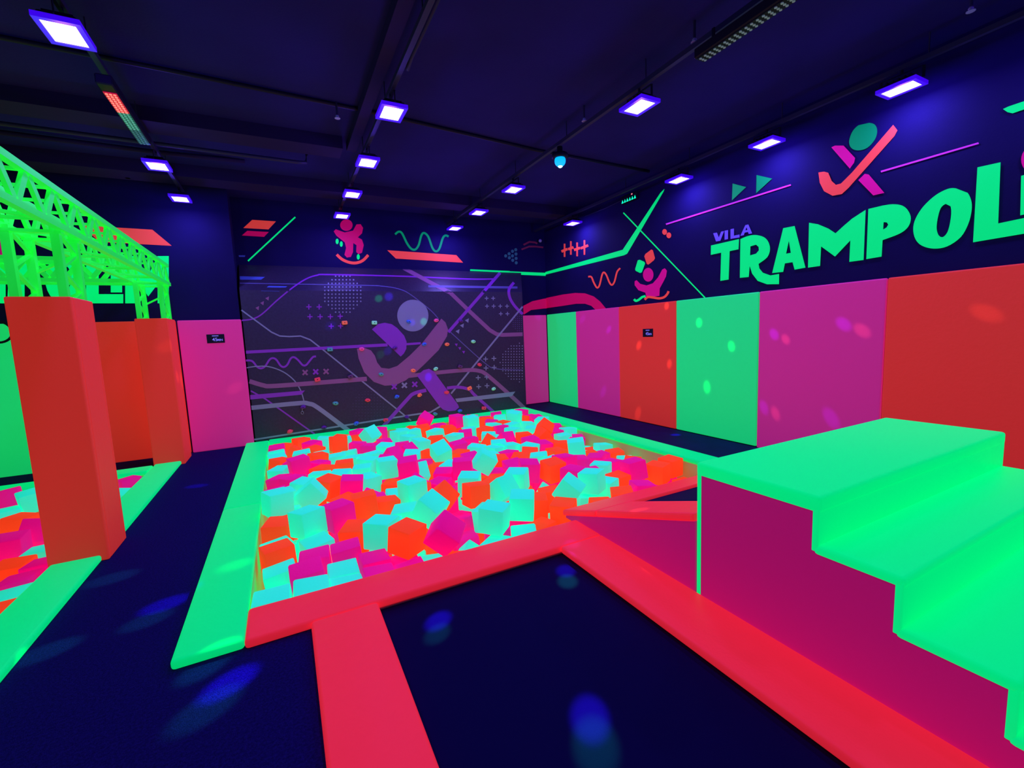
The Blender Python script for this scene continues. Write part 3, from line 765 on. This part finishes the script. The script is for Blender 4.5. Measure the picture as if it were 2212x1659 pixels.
# ------------------------------------------------------------------ small black signs "45 MIN"
SIGN_TXT = mat('sign_print', (0.35, 0.33, 0.85), 0.6, 0.25)
def sign(center, axis, w_, h_, label):
    t = empty('time_sign', center); tag(t, label, 'sign', 'small black time signs')
    # local x runs along the sign, local y is its height, built facing -Y then turned
    bm = bmesh.new(); add_box(bm, -w_ / 2, w_ / 2, -.004, .004, -h_ / 2, h_ / 2, .002, 1); mesh_ob('board', bm, BLACK, t)
    bm = bmesh.new(); add_box(bm, -w_ * .19, w_ * .17, -.0055, -.004, h_ * .27, h_ * .36); mesh_ob('header_line', bm, SIGN_TXT, t)
    for body, size, x, z in (('45', h_ * .52, -w_ * .20, -h_ * .27), ('MIN', h_ * .33, w_ * .05, -h_ * .27)):
        cu = bpy.data.curves.new('lettering', 'FONT'); cu.body = body; cu.size = size; cu.extrude = .0006; cu.offset = .001
        tmp = bpy.data.objects.new('lettering', cu); COL.objects.link(tmp)
        dg = bpy.context.evaluated_depsgraph_get(); dg.update()
        me = bpy.data.meshes.new_from_object(tmp.evaluated_get(dg)); COL.objects.unlink(tmp); bpy.data.objects.remove(tmp)
        me.materials.clear(); me.materials.append(SIGN_TXT)
        o = link(bpy.data.objects.new('lettering', me), t); o.rotation_euler = (math.pi / 2, 0, 0); o.location = (x, -.0052, z)
    if axis == 'x': t.rotation_euler = (0, 0, -math.pi / 2)
p = at('y', 7.645, 466, 731.5); sign(p, 'y', .215, .125, 'black 45 minute sign on the magenta pad by the climbing wall')
p = at('x', 5.045, 1399.5, 719); sign(p, 'x', .215, .125, 'black 45 minute sign on the orange pad of the lettered wall')

# ------------------------------------------------------------------ climbing holds
HM = {'orange': mat('hold_orange', (0.9, 0.16, 0.07), .5, .35), 'mint': mat('hold_mint', (0.25, 0.75, 0.40), .5, .30), 'teal': mat('hold_teal', (0.10, 0.40, 0.33), .5, .12),
      'blue': mat('hold_blue', (0.06, 0.16, 0.60), .5, .16), 'pink': mat('hold_pink', (0.85, 0.06, 0.28), .5, .32), 'red': mat('hold_red', (0.8, 0.05, 0.09), .5, .28),
      'purple': mat('hold_purple', (0.16, 0.03, 0.24), .5, .04), 'mauve': mat('hold_mauve', (0.16, 0.06, 0.13), .5, .03)}
HOLDS = [('orange', 818, 862, 1), ('mint', 1033, 862, 1), ('blue', 1283, 855, 0), ('pink', 1482, 845, 0), ('teal', 712, 1055, 1), ('pink', 942, 1052, 0), ('blue', 1395, 1018, 0), ('orange', 1560, 1018, 0),
         ('mint', 1750, 998, 0), ('purple', 1660, 850, 0), ('purple', 1183, 1045, 0), ('red', 622, 1272, 1), ('mauve', 860, 1252, 1), ('teal', 1083, 1235, 0), ('orange', 1315, 1207, 0), ('mint', 1478, 1195, 0),
         ('mauve', 1653, 1180, 1), ('red', 1795, 1165, 0), ('teal', 752, 1445, 2), ('red', 985, 1422, 2), ('blue', 1197, 1397, 2), ('orange', 1362, 1385, 2), ('red', 1557, 1365, 2), ('orange', 1720, 1335, 1),
         ('mint', 1897, 1340, 0), ('purple', 518, 1472, 2), ('blue', 905, 1618, 2), ('purple', 672, 1648, 0), ('red', 1117, 1590, 2), ('teal', 1475, 1540, 2), ('blue', 1655, 1522, 2), ('red', 1825, 1500, 1),
         ('red', 427, 1680, 2), ('purple', 1270, 1562, 2)]
HW = {1: 'squarish', 0: 'round', 2: 'lumpy'}
near = {(818, 862): 'beside the purple crosses', (1033, 862): 'above the purple logo arm', (1283, 855): 'on the grey logo head', (1482, 845): 'at the top of the pink logo body', (712, 1055): 'on the purple stripe',
        (942, 1052): 'at the hooked end of the pink logo body', (1395, 1018): 'on the pink logo body', (1560, 1018): 'right of the pink logo body', (1750, 998): 'between grey triangles and grey diagonal stripe',
        (622, 1272): 'on the pink stripe below the small crosses', (1315, 1207): 'under the pink logo body', (1478, 1195): 'above the purple logo leg', (1083, 1235): 'in the bend of the pink logo body',
        (1795, 1165): 'by the grey diagonal stripe', (1557, 1365): 'on the purple logo leg', (1720, 1335): 'on the purple curve', (1897, 1340): 'above the grey bar', (518, 1472): 'with a steel carabiner hanging from it'}
rng = random.Random(11)
def hold_mesh(shape, seed):
    bm = bmesh.new(); r = random.Random(seed)
    if shape == 1: add_box(bm, -.042, .042, -.045, 0, -.03, .03, .012, 2)
    else:
        bmesh.ops.create_icosphere(bm, subdivisions=2, radius=1)
        for v in bm.verts:
            k = 1 + (r.uniform(-.16, .16) if shape == 2 else 0)
            v.co = Vector((v.co.x * .045 * k, min(0, v.co.y * .05 * k), v.co.z * .032 * k))
    return bm
for i, (cn, x, y, sh) in enumerate(HOLDS):
    px, py = 500 + x * .29837, 440 + y * .29837
    p = cwmap(px, py, .004)
    p.z = max(p.z, .13)
    t = empty('climbing_hold', p)
    wd = near.get((x, y))
    tag(t, '%s %s climbing hold %s' % (HW[sh], cn, wd) if wd else '%s %s climbing hold low on the dark climbing wall' % (HW[sh], cn) if y > 1300 else '%s %s climbing hold on the dark part of the climbing wall' % (HW[sh], cn), 'climbing hold', 'climbing holds')
    mesh_ob('grip', hold_mesh(sh, i), HM[cn], t, sh != 1)
    bm = bmesh.new(); add_box(bm, -.007, .007, -.052, -.04, -.007, .007, .003, 1); mesh_ob('bolt', bm, BLACK, t)
    t.rotation_euler = (0, rng.uniform(-.4, .4), 0)
p = cwmap(500 + 512 * .29837, 440 + 1500 * .29837, .03)
t = empty('carabiner', p); tag(t, 'small steel carabiner hanging under a purple climbing hold', 'carabiner')
bm = bmesh.new(); add_tube(bm, [(.018 * math.cos(a * math.pi / 8), 0, -.03 + .022 * math.sin(a * math.pi / 8)) for a in range(17)], .0045, 6); mesh_ob('ring', bm, STEEL, t)
bm = bmesh.new(); add_tube(bm, [(0, 0, -.008), (.003, 0, .03), (.008, .0, .05)], .005, 6); mesh_ob('link', bm, STEEL, t)

# ------------------------------------------------------------------ light bars, cables and fittings under the ceiling
def led_bar(name, center, length, label, cells):
    """bar along Y, diodes facing down; cells = list of materials from near to far"""
    t = empty(name, center); tag(t, label, 'light bar')
    bm = bmesh.new(); add_box(bm, -.05, .05, -length / 2 - .12, length / 2 + .02, .0, .07, .008, 1); mesh_ob('housing', bm, BLACK, t)
    for s in (-1, 1):
        bm = bmesh.new(); add_bar(bm, (0, s * length * .4, .07), (0, s * length * .4, .151), .02, .01); mesh_ob('bracket', bm, BLACK, t)
    n = len(cells)
    for k, (mt, plate) in enumerate(cells):
        y0 = -length / 2 + k * length / n; y1 = y0 + length / n
        bm = bmesh.new(); add_box(bm, -.04, .04, y0, y1, -.006, .001); pl = mesh_ob('diode_plate', bm, plate, t)
        bm = bmesh.new(); m_ = 9
        for i in range(m_):
            for j in (-1, 0, 1):
                cy = y0 + (i + .5) * (y1 - y0) / m_
                bmesh.ops.create_cone(bm, cap_ends=True, segments=8, radius1=.009, radius2=.009, depth=.006, matrix=Matrix.Translation((j * .024, cy, -.008)))
        mesh_ob('diodes', bm, mt, pl)['kind'] = 'stuff'
RED_D = glow('red_diode', (1.0, 0.10, 0.08), 3.0); RED_P = glow('red_diode_plate', (1.0, 0.0, 0.05), .45)
GRN_D = glow('green_diode_dim', (0.10, 0.45, 0.32), .8); GRN_P = mat('green_diode_plate', (0.02, 0.15, 0.10), .4, .25)
GRN_D2 = glow('green_diode_faint', (0.06, 0.25, 0.25), .5); GRN_P2 = mat('green_diode_plate_faint', (0.01, 0.07, 0.07), .4, .2)
a = at('z', 3.39, 240, 203); b = at('z', 3.39, 311, 313)
led_bar('light_bar', ((a.x + b.x) / 2, (a.y + b.y) / 2, 3.40), b.y - a.y, 'ceiling light bar half lit red and half dim green near the truss', [(RED_D, RED_P), (GRN_D, GRN_P), (GRN_D2, GRN_P2)])
a = at('z', 3.39, 1520, 128); 
led_bar('light_bar', (a.x, a.y - .5, 3.40), 1.05, 'ceiling light bar switched off with faint pale diodes above the stairs', [(mat('pale_diode', (0.35, 0.5, 0.5), .3, .1), BLACK)] * 3)
# small bar of green diodes on the wall
p = at('x', XR - .06, 1358, 431)
t = empty('wall_led_bar', p); tag(t, 'small wall light with a row of green diodes and one red indicator', 'wall light')
bm = bmesh.new(); add_box(bm, .0, .058, -.17, .17, -.03, .08, .006, 1); mesh_ob('housing', bm, BLACK, t)
for k in range(6):
    bm = bmesh.new(); y = -.14 + k * .056
    v = [bm.verts.new(c) for c in ((-.002, y - .024, -.022), (-.002, y + .024, -.022), (-.002, y, .03), (-.012, y, -.006))]
    for f in ((0, 1, 3), (1, 2, 3), (2, 0, 3)): bm.faces.new([v[i] for i in f])
    mesh_ob('diode', bm, glow('wall_green_diode', (0.0, 0.9, 0.45), 1.6), t)
bm = bmesh.new(); add_box(bm, -.004, .0, -.085, -.06, .055, .07); mesh_ob('indicator', bm, glow('wall_red_diode', (1.0, 0.2, 0.3), 1.5), t)
bm = bmesh.new(); add_tube(bm, [(.04, .17, .05), (.04, .6, .03), (.045, 1.2, .04)], .006, 6); mesh_ob('cable', bm, CONDUIT, t)
# pale conduit along the top of the lettered wall
bm = bmesh.new(); add_tube(bm, [(0, -3.5, 0), (0, 8.15, 0)], .014, 8)
o = mesh_ob('wall_conduit', bm, CONDUIT_L, None, True); o.location = (XR - .02, 0, 3.675); tag(o, 'pale thin conduit along the top of the lettered wall', 'conduit')
# cables and pipe across the ceiling
def cable(pts, r, label, m_=BLACK, name='ceiling_cable'):
    c = Vector(pts[0]); bm = bmesh.new(); add_tube(bm, [Vector(p) - c for p in pts], r, 6)
    o = mesh_ob(name, bm, m_, None, True); o.location = c; tag(o, label, 'cable' if 'cable' in name else 'pipe', 'ceiling runs')
cable([(-6, 4.62, 3.735), (-3, 4.60, 3.73), (-.5, 4.66, 3.725), (1.0, 4.74, 3.73), (3, 4.95, 3.735), (4.9, 5.0, 3.735)], .018, 'black cable sagging across the ceiling over the walkway')
cable([(-6, 5.86, 3.60), (.35, 5.98, 3.60), (.45, 6.02, 3.62), (.47, 6.05, 3.74)], .02, 'grey pipe across the ceiling ending in a bend over the walkway', CONDUIT, 'ceiling_pipe')
cable([(1.07, 2.2, 3.62), (1.07, 3.55, 3.62), (1.05, 3.62, 3.56)], .018, 'grey pipe beside the lamp row over the pit middle', CONDUIT, 'ceiling_pipe')
cable([(-6, 6.35, 3.70), (-1.0, 6.5, 3.70), (-.2, 6.55, 3.735)], .025, 'dark pipe across the ceiling behind the bent grey pipe', D_BEAM, 'ceiling_pipe')
# small fittings hanging from the ceiling
def sprinkler(x, y, z0, words):
    t = empty('sprinkler_head', (x, y, z0)); tag(t, 'small grey sprinkler head hanging ' + words, 'sprinkler', 'sprinkler heads')
    bm = bmesh.new(); add_tube(bm, [(0, 0, .03), (0, 0, ZC - z0)], .010, 8); mesh_ob('drop_pipe', bm, CONDUIT, t)
    bm = bmesh.new(); add_lathe(bm, [(.010, .03), (.016, .02), (.008, .008), (.026, .004), (.026, 0)], (0, 0, 0), 12); mesh_ob('head', bm, CONDUIT_L, t)
for px, py, words in ((729, 256, 'over the walkway'), (1500, 92, 'beside the unlit light bar'), (2097, 25, 'over the stairs'), (276, 385, 'behind the green truss'), (1262, 262, 'near the disco light')):
    q = at('z', 3.60, px, py); sprinkler(q.x, q.y, 3.60, words)
# dome camera in the corner
q = at('y', YB - .10, 1167, 520)
t = empty('dome_camera', q); tag(t, 'small pale dome camera high in the corner of the room', 'camera')
bm = bmesh.new(); bmesh.ops.create_uvsphere(bm, u_segments=14, v_segments=10, radius=.035); mesh_ob('dome', bm, mat('pale_plastic', (.5, .5, .52), .4), t, True)
bm = bmesh.new(); add_bar(bm, (0, .02, .01), (0, .095, .03), .03, .03); mesh_ob('bracket', bm, BLACK, t)

# ------------------------------------------------------------------ foam cubes
S = 0.20; HALF = S / 2
def cube_mesh(nm, material, seed):
    r = random.Random(seed); bm = bmesh.new()
    add_box(bm, -HALF, HALF, -HALF, HALF, -HALF, HALF, .011, 2)
    for v in bm.verts:
        v.co *= 1 + r.uniform(-.012, .012)
    me = bpy.data.meshes.new(nm); bm.to_mesh(me); bm.free(); me.materials.append(material)
    for p in me.polygons: p.use_smooth = True
    me.set_sharp_from_angle(angle=R_(35))
    return me
CM = {'C': F_CYAN, 'O': F_ORANGE, 'P': F_PINK}
CME = {c: [cube_mesh('foam_cube', CM[c], 10 * i + k) for k in range(3)] for i, c in enumerate('COP')}
# seen cubes: colour, position in a close-up of the photograph; * = stands proud, t = tipped on an edge
SEEN = [
 (560, 880, .14467, 'O670,480 O450,620t P240,630 C220,690 C240,765 C640,700 O1100,560* C880,510 P690,580 O800,610 C900,630 C1310,480 P1480,380 O1450,460 C1670,420*t P1780,340 P1850,490 P1400,560 P1650,600 C1880,590 P2080,660t P1950,740 '
  'O870,740 O280,850 P390,850 C350,930 P600,880* P880,870 C1220,740 C1420,770 C1560,800 O1180,890 O960,960 C1180,1010 C1480,930 C1900,900* C1650,1060 P230,1100 P520,1070 C620,1150 C750,1080 P330,1220 O660,1210 O1000,1150* P1320,1150* '
  'C450,1270 C330,1430* C780,1330*t O900,1450t O1270,1400 P1780,1270t O1560,1510* P1720,1400 O1920,1430 C2120,1250 O520,1520'),
 (540, 1060, .16277, 'C640,480* P1060,440* O310,490 O250,780 C600,650 C420,760 C1040,700 C690,800 O1360,620 P1470,710 C1315,500 P1310,360 C540,930 P900,890 P1270,840 P1540,920 C290,1130 C280,1400 P750,1080 C740,1300 C1170,1040 C1130,1260 P1680,1060 O1690,790 C1680,560* C1880,400'),
 (840, 1020, .18987, 'O150,780* C100,430 C460,420*t C400,690 C440,880 P670,740*t O640,600 O770,500 O600,300*t C200,230* P340,290 O410,200 P630,150 P780,150 P760,230 C960,170* O1050,270* P840,400 P840,330 O1190,70 C1300,220*t C1450,110* P1270,400 C1530,400* '
  'C1200,560* C1020,460 P960,570 C1000,690t C1310,740 O1000,830 P1320,680 P1500,520 C1540,600 O1690,650 P1820,530 O1800,460 O1690,370 O1560,250 C1730,130t O1880,230 C1990,300*t C2180,270 P2020,460 P210,1000 P70,960'),
 (860, 870, .14467, 'P310,230*t O230,340 O390,370 C250,420 C60,450 C180,520 C330,590 C560,440 P560,365 O730,380 C840,500 O560,540 O700,610t P880,270* P1080,170 C1090,290* C1100,400 P1000,450 P900,610 P1080,560 O1310,400 O1290,540t P1270,200 O1310,250 P1400,285 P1430,180 '
  'P1620,110 C1580,80 C1700,230* C1850,190 C1520,220 P1890,130 O1980,210 P2130,190 C2050,110 C1440,330 O1540,295 C1680,350 C1690,410 P1510,390 C1460,480 P1630,490t O1840,490 C1990,390 O2150,430*t P1960,560 P2140,620 C1190,680 C1400,690 C1550,620 C1720,650 C1940,660 O1950,740 '
  'O430,740 C270,760 C650,750*t P80,720t O940,770 P1190,790 C1390,800 P1610,790 O1840,820 C2120,820 O1500,860 P1440,950 P1720,890 P1740,980 P1960,980* C1200,920*t P930,990* C390,940t C700,980 P150,990* O580,920 P420,1130t O1440,1110 P700,1130'),
 (1160, 870, .16275, 'P80,180 C200,230 O290,290 P480,270 C470,350 C430,440 O110,370*t P280,380 P250,460 P690,440 P620,530t C940,510 C860,600 O760,550 O270,560 O280,650 C510,600* O700,680 O1110,600 C1230,670 P940,670 O1560,690 P1530,750 O1810,860* O1520,940* P1250,900* P960,800 P780,730 P560,770 P300,830* '
  'C90,740 O170,900* P510,990* P750,910 C830,860 C770,1110* C980,1070 O1080,1000 O1120,1180 P1370,1110 P2040,860 O2010,930 C600,1240 O760,1330'),
 (0, 980, .22303, 'P80,440* C290,460* C80,570 O200,640 P110,900* P350,790*t C420,960 O150,1100 P410,1090 P200,1250 C100,1420 O30,1540 C1190,240 P1280,270 C1200,390 C1330,230'),
]
def htop(x, y):
    if x < -1.2: return -0.01
    h = .03 + .06 * min(1, max(0, (y - 3.1) / 1.2))
    s = min(1, max(0, (x - 3.0) / .7)) * min(1, max(0, (6.2 - y) / 1.6))
    return h - .16 * s
rng = random.Random(5)
POS, ROT, CLR, PROUD, TIP, PIT = [], [], [], [], [], []
for cx, cy, sc, txt in SEEN:
    for tok in txt.split():
        c = tok[0]; proud = '*' in tok; tip = 't' in tok
        x, y = (float(v) for v in tok[1:].replace('*', '').replace('t', '').split(','))
        px, py = cx + x * sc, cy + y * sc
        z = .05
        for _ in range(6):
            p = at('z', z, px, py); z = htop(p.x, p.y) + (.02 if proud else -.04)
        cz = p.z - (.0 if proud else .06)
        POS.append([p.x, p.y, cz])
        yaw = rng.choice((0, -.3, .25, -.45, .5, .8)) + rng.uniform(-.15, .15)
        if py > 1190: yaw = rng.uniform(-.08, .08)
        e = Euler((rng.uniform(-.12, .12), rng.uniform(-.12, .12), yaw))
        if tip: e = Euler((rng.choice((.6, .75, -.65)), rng.uniform(-.5, .5), rng.uniform(0, 1.5)))
        ROT.append(np.array(e.to_matrix())); CLR.append(c); PROUD.append(proud); TIP.append(tip); PIT.append(0 if cx > 0 else 1)
POS = np.array(POS); ROT = np.array(ROT); PIT = np.array(PIT); TARGET = POS.copy()
def relax(pos, rot, pit_, target, iters):
    """push overlapping boxes apart along their least-overlap axis and keep them inside the pit"""
    h = HALF
    ext = h * np.abs(rot).sum(2) + .006
    lim = [MP, LP]
    lo = np.array([[lim[k][0], lim[k][2]] for k in pit_]) + ext[:, :2]; hi = np.array([[lim[k][1], lim[k][3]] for k in pit_]) - ext[:, :2]
    slope = (pit_ == 0)
    for it in range(iters):
        D = pos[None] - pos[:, None]; dist = np.linalg.norm(D, axis=2)
        I, J = np.where(np.triu(dist < .36, 1))
        if it < iters * .35: pos += (target - pos) * .03
        if len(I):
            d = D[I, J]; A = rot[I]; Bm = rot[J]           # columns are axes
            ax = [A[:, :, k] for k in range(3)] + [Bm[:, :, k] for k in range(3)]
            for a in range(3):
                for b in range(3): ax.append(np.cross(A[:, :, a], Bm[:, :, b]))
            best = np.full(len(I), 9.0); bax = np.zeros((len(I), 3))
            for k, v in enumerate(ax):
                ln = np.linalg.norm(v, axis=1); ok = ln > 1e-3
                u = v / np.maximum(ln, 1e-6)[:, None]
                ra = h * np.abs(np.einsum('nij,ni->nj', A, u)).sum(1); rb = h * np.abs(np.einsum('nij,ni->nj', Bm, u)).sum(1)
                pr = np.einsum('ni,ni->n', d, u); ov = ra + rb - np.abs(pr)
                ov = np.where(ok, ov * (1.0 if k < 6 else 1.02), 9.0)
                m_ = ov < best; best = np.where(m_, ov, best)
                bax = np.where(m_[:, None], u * np.where(pr < 0, -1, 1)[:, None], bax)
            push = bax * (np.maximum(best + .001, 0) * .35)[:, None]
            # never lift a cube much: the lower one gives way downwards
            pi, pj = -push, push.copy()
            pi[:, 2] = np.where(pi[:, 2] > 0, pi[:, 2] * .35, pi[:, 2] * 1.65); pj[:, 2] = np.where(pj[:, 2] > 0, pj[:, 2] * .35, pj[:, 2] * 1.65)
            np.add.at(pos, I, pi); np.add.at(pos, J, pj)
        pos[:, :2] = np.clip(pos[:, :2], lo, hi)
        # the end pad of the sloped trampoline overhangs the front edge of the pit
        m_ = slope & (pos[:, 0] > SX0 - .15) & (pos[:, 0] < SX1 + .15)
        pos[m_, 1] = np.maximum(pos[m_, 1], YE + .01 + ext[m_, 1])
    print('cube overlaps left', int((best > .002).sum()), 'of', len(best))
    return pos
POS = relax(POS, ROT, PIT, TARGET, 260)
def plug_gaps(k, p, limit, seed):
    """half buried cubes in the holes left between the cubes that were measured"""
    global POS, ROT, PIT
    r = np.random.default_rng(seed); x0, x1, y0, y1 = p; n = 0
    for dz, gap in ((.14, .25), (.20, .235), (.26, .225)):
        for _ in range(2500):
            if n >= limit: return
            x, y = r.uniform(x0 + .16, x1 - .16), r.uniform(y0 + .16, y1 - .16)
            if k == 1 and (x < -3.4 or y < 3.0): continue
            if k == 0 and SX0 - .2 < x < SX1 + .2 and y < YE + .2: continue
            q = np.array([x, y, htop(x, y) - dz])
            if np.linalg.norm(POS - q, axis=1).min() < gap: continue
            POS = np.vstack([POS, q]); PIT = np.append(PIT, k); n += 1
            ROT = np.concatenate([ROT, [np.array(Euler((r.uniform(-.15, .15), r.uniform(-.15, .15), r.uniform(-.6, .6))).to_matrix())]])
            CLR.append('COP'[int(r.integers(3))]); PROUD.append(None); TIP.append(False)
plug_gaps(0, MP, 62, 1); plug_gaps(1, LP, 22, 2)
POS = relax(POS, ROT, PIT, POS.copy(), 240)
CW = {'C': 'turquoise', 'O': 'orange', 'P': 'pink'}
for i in range(len(POS)):
    c = CLR[i]; me = CME[c][i % 3]
    o = bpy.data.objects.new('foam_cube', me); COL.objects.link(o)
    o.matrix_world = Matrix.Translation(POS[i]) @ Matrix(ROT[i].tolist()).to_4x4()
    if i in (71, 76): o.scale = (.95, .95, .95)      # squeezed between their neighbours
    x, y, z = POS[i]
    if PIT[i]: where = 'in the pit behind orange pillar'
    elif y < 3.05 and x < 1.85: where = 'against the red kerb'
    elif x < .05: where = 'along the green walkway kerb'
    elif y < 3.45 and x > 1.6: where = 'next to the sloped trampoline'
    elif x > 3.45: where = 'by the padded wall kerb'
    elif y > 6.9: where = 'by the climbing wall kerb'
    else: where = 'in the middle of the big foam pit'
    st = 'half buried' if PROUD[i] is None else 'tipped' if TIP[i] else 'protruding' if PROUD[i] else 'level'
    grp = '%s %s foam cubes %s' % (st, CW[c], where)
    if where.startswith('in the middle'):
        where = '%s end, %s side' % ('climbing wall' if y > 5.3 else 'red kerb', 'walkway' if x < 1.75 else 'padded wall'); grp = '%s %s foam cubes %s' % (st, CW[c], where)
    nb = [j for j in np.argsort(np.linalg.norm(POS - POS[i], axis=1))[1:3]]
    cs = sorted({CW[CLR[j]] for j in nb}); touch = 'beside %s cubes' % ' and '.join(cs)
    tag(o, '%s %s foam cube %s, %s' % (st, CW[c], touch, where), 'foam cube', grp + ', ' + touch)
# the layers of cubes underneath, past counting
def fill(p, name, label, seed, seen):
    r = np.random.default_rng(seed); vs, fs, mi = [], [], []
    B8 = [(-1, -1, -1), (1, -1, -1), (1, 1, -1), (-1, 1, -1), (-1, -1, 1), (1, -1, 1), (1, 1, 1), (-1, 1, 1)]
    F6 = [(3, 2, 1, 0), (4, 5, 6, 7), (0, 1, 5, 4), (1, 2, 6, 5), (2, 3, 7, 6), (3, 0, 4, 7)]
    x0, x1, y0, y1 = p; got = np.zeros((0, 3))
    zt = -.52
    for z in (zt - .1, zt - .31):
        for _ in range(2500):
            x, y = r.uniform(x0 + .15, x1 - .15), r.uniform(y0 + .15, y1 - .15)
            q = np.array([x, y, z])
            if np.linalg.norm(seen - q, axis=1).min() < .24: continue
            if len(got) and np.linalg.norm(got - q, axis=1).min() < .212: continue
            got = np.vstack([got, q])
            e = Euler((r.uniform(-.1, .1), r.uniform(-.1, .1), r.uniform(-.3, .3))).to_matrix()
            b = len(vs)
            vs += [Vector(q) + e @ (Vector(k) * .096) for k in B8]
            fs += [tuple(b + k for k in f) for f in F6]; mi += [int(r.integers(3))] * 6
    me = bpy.data.meshes.new(name); me.from_pydata(vs, [], fs)
    for c in 'COP': me.materials.append(CM[c])
    me.polygons.foreach_set('material_index', mi); me.update()
    o = link(bpy.data.objects.new(name, me)); tag(o, label, 'foam cubes', None, 'stuff')
fill(MP, 'foam_cube_fill', 'lower layers of mixed foam cubes filling the big pit', 1, POS[PIT == 0])
fill(LP, 'foam_cube_fill', 'lower layers of mixed foam cubes filling the small pit', 2, POS[PIT == 1])
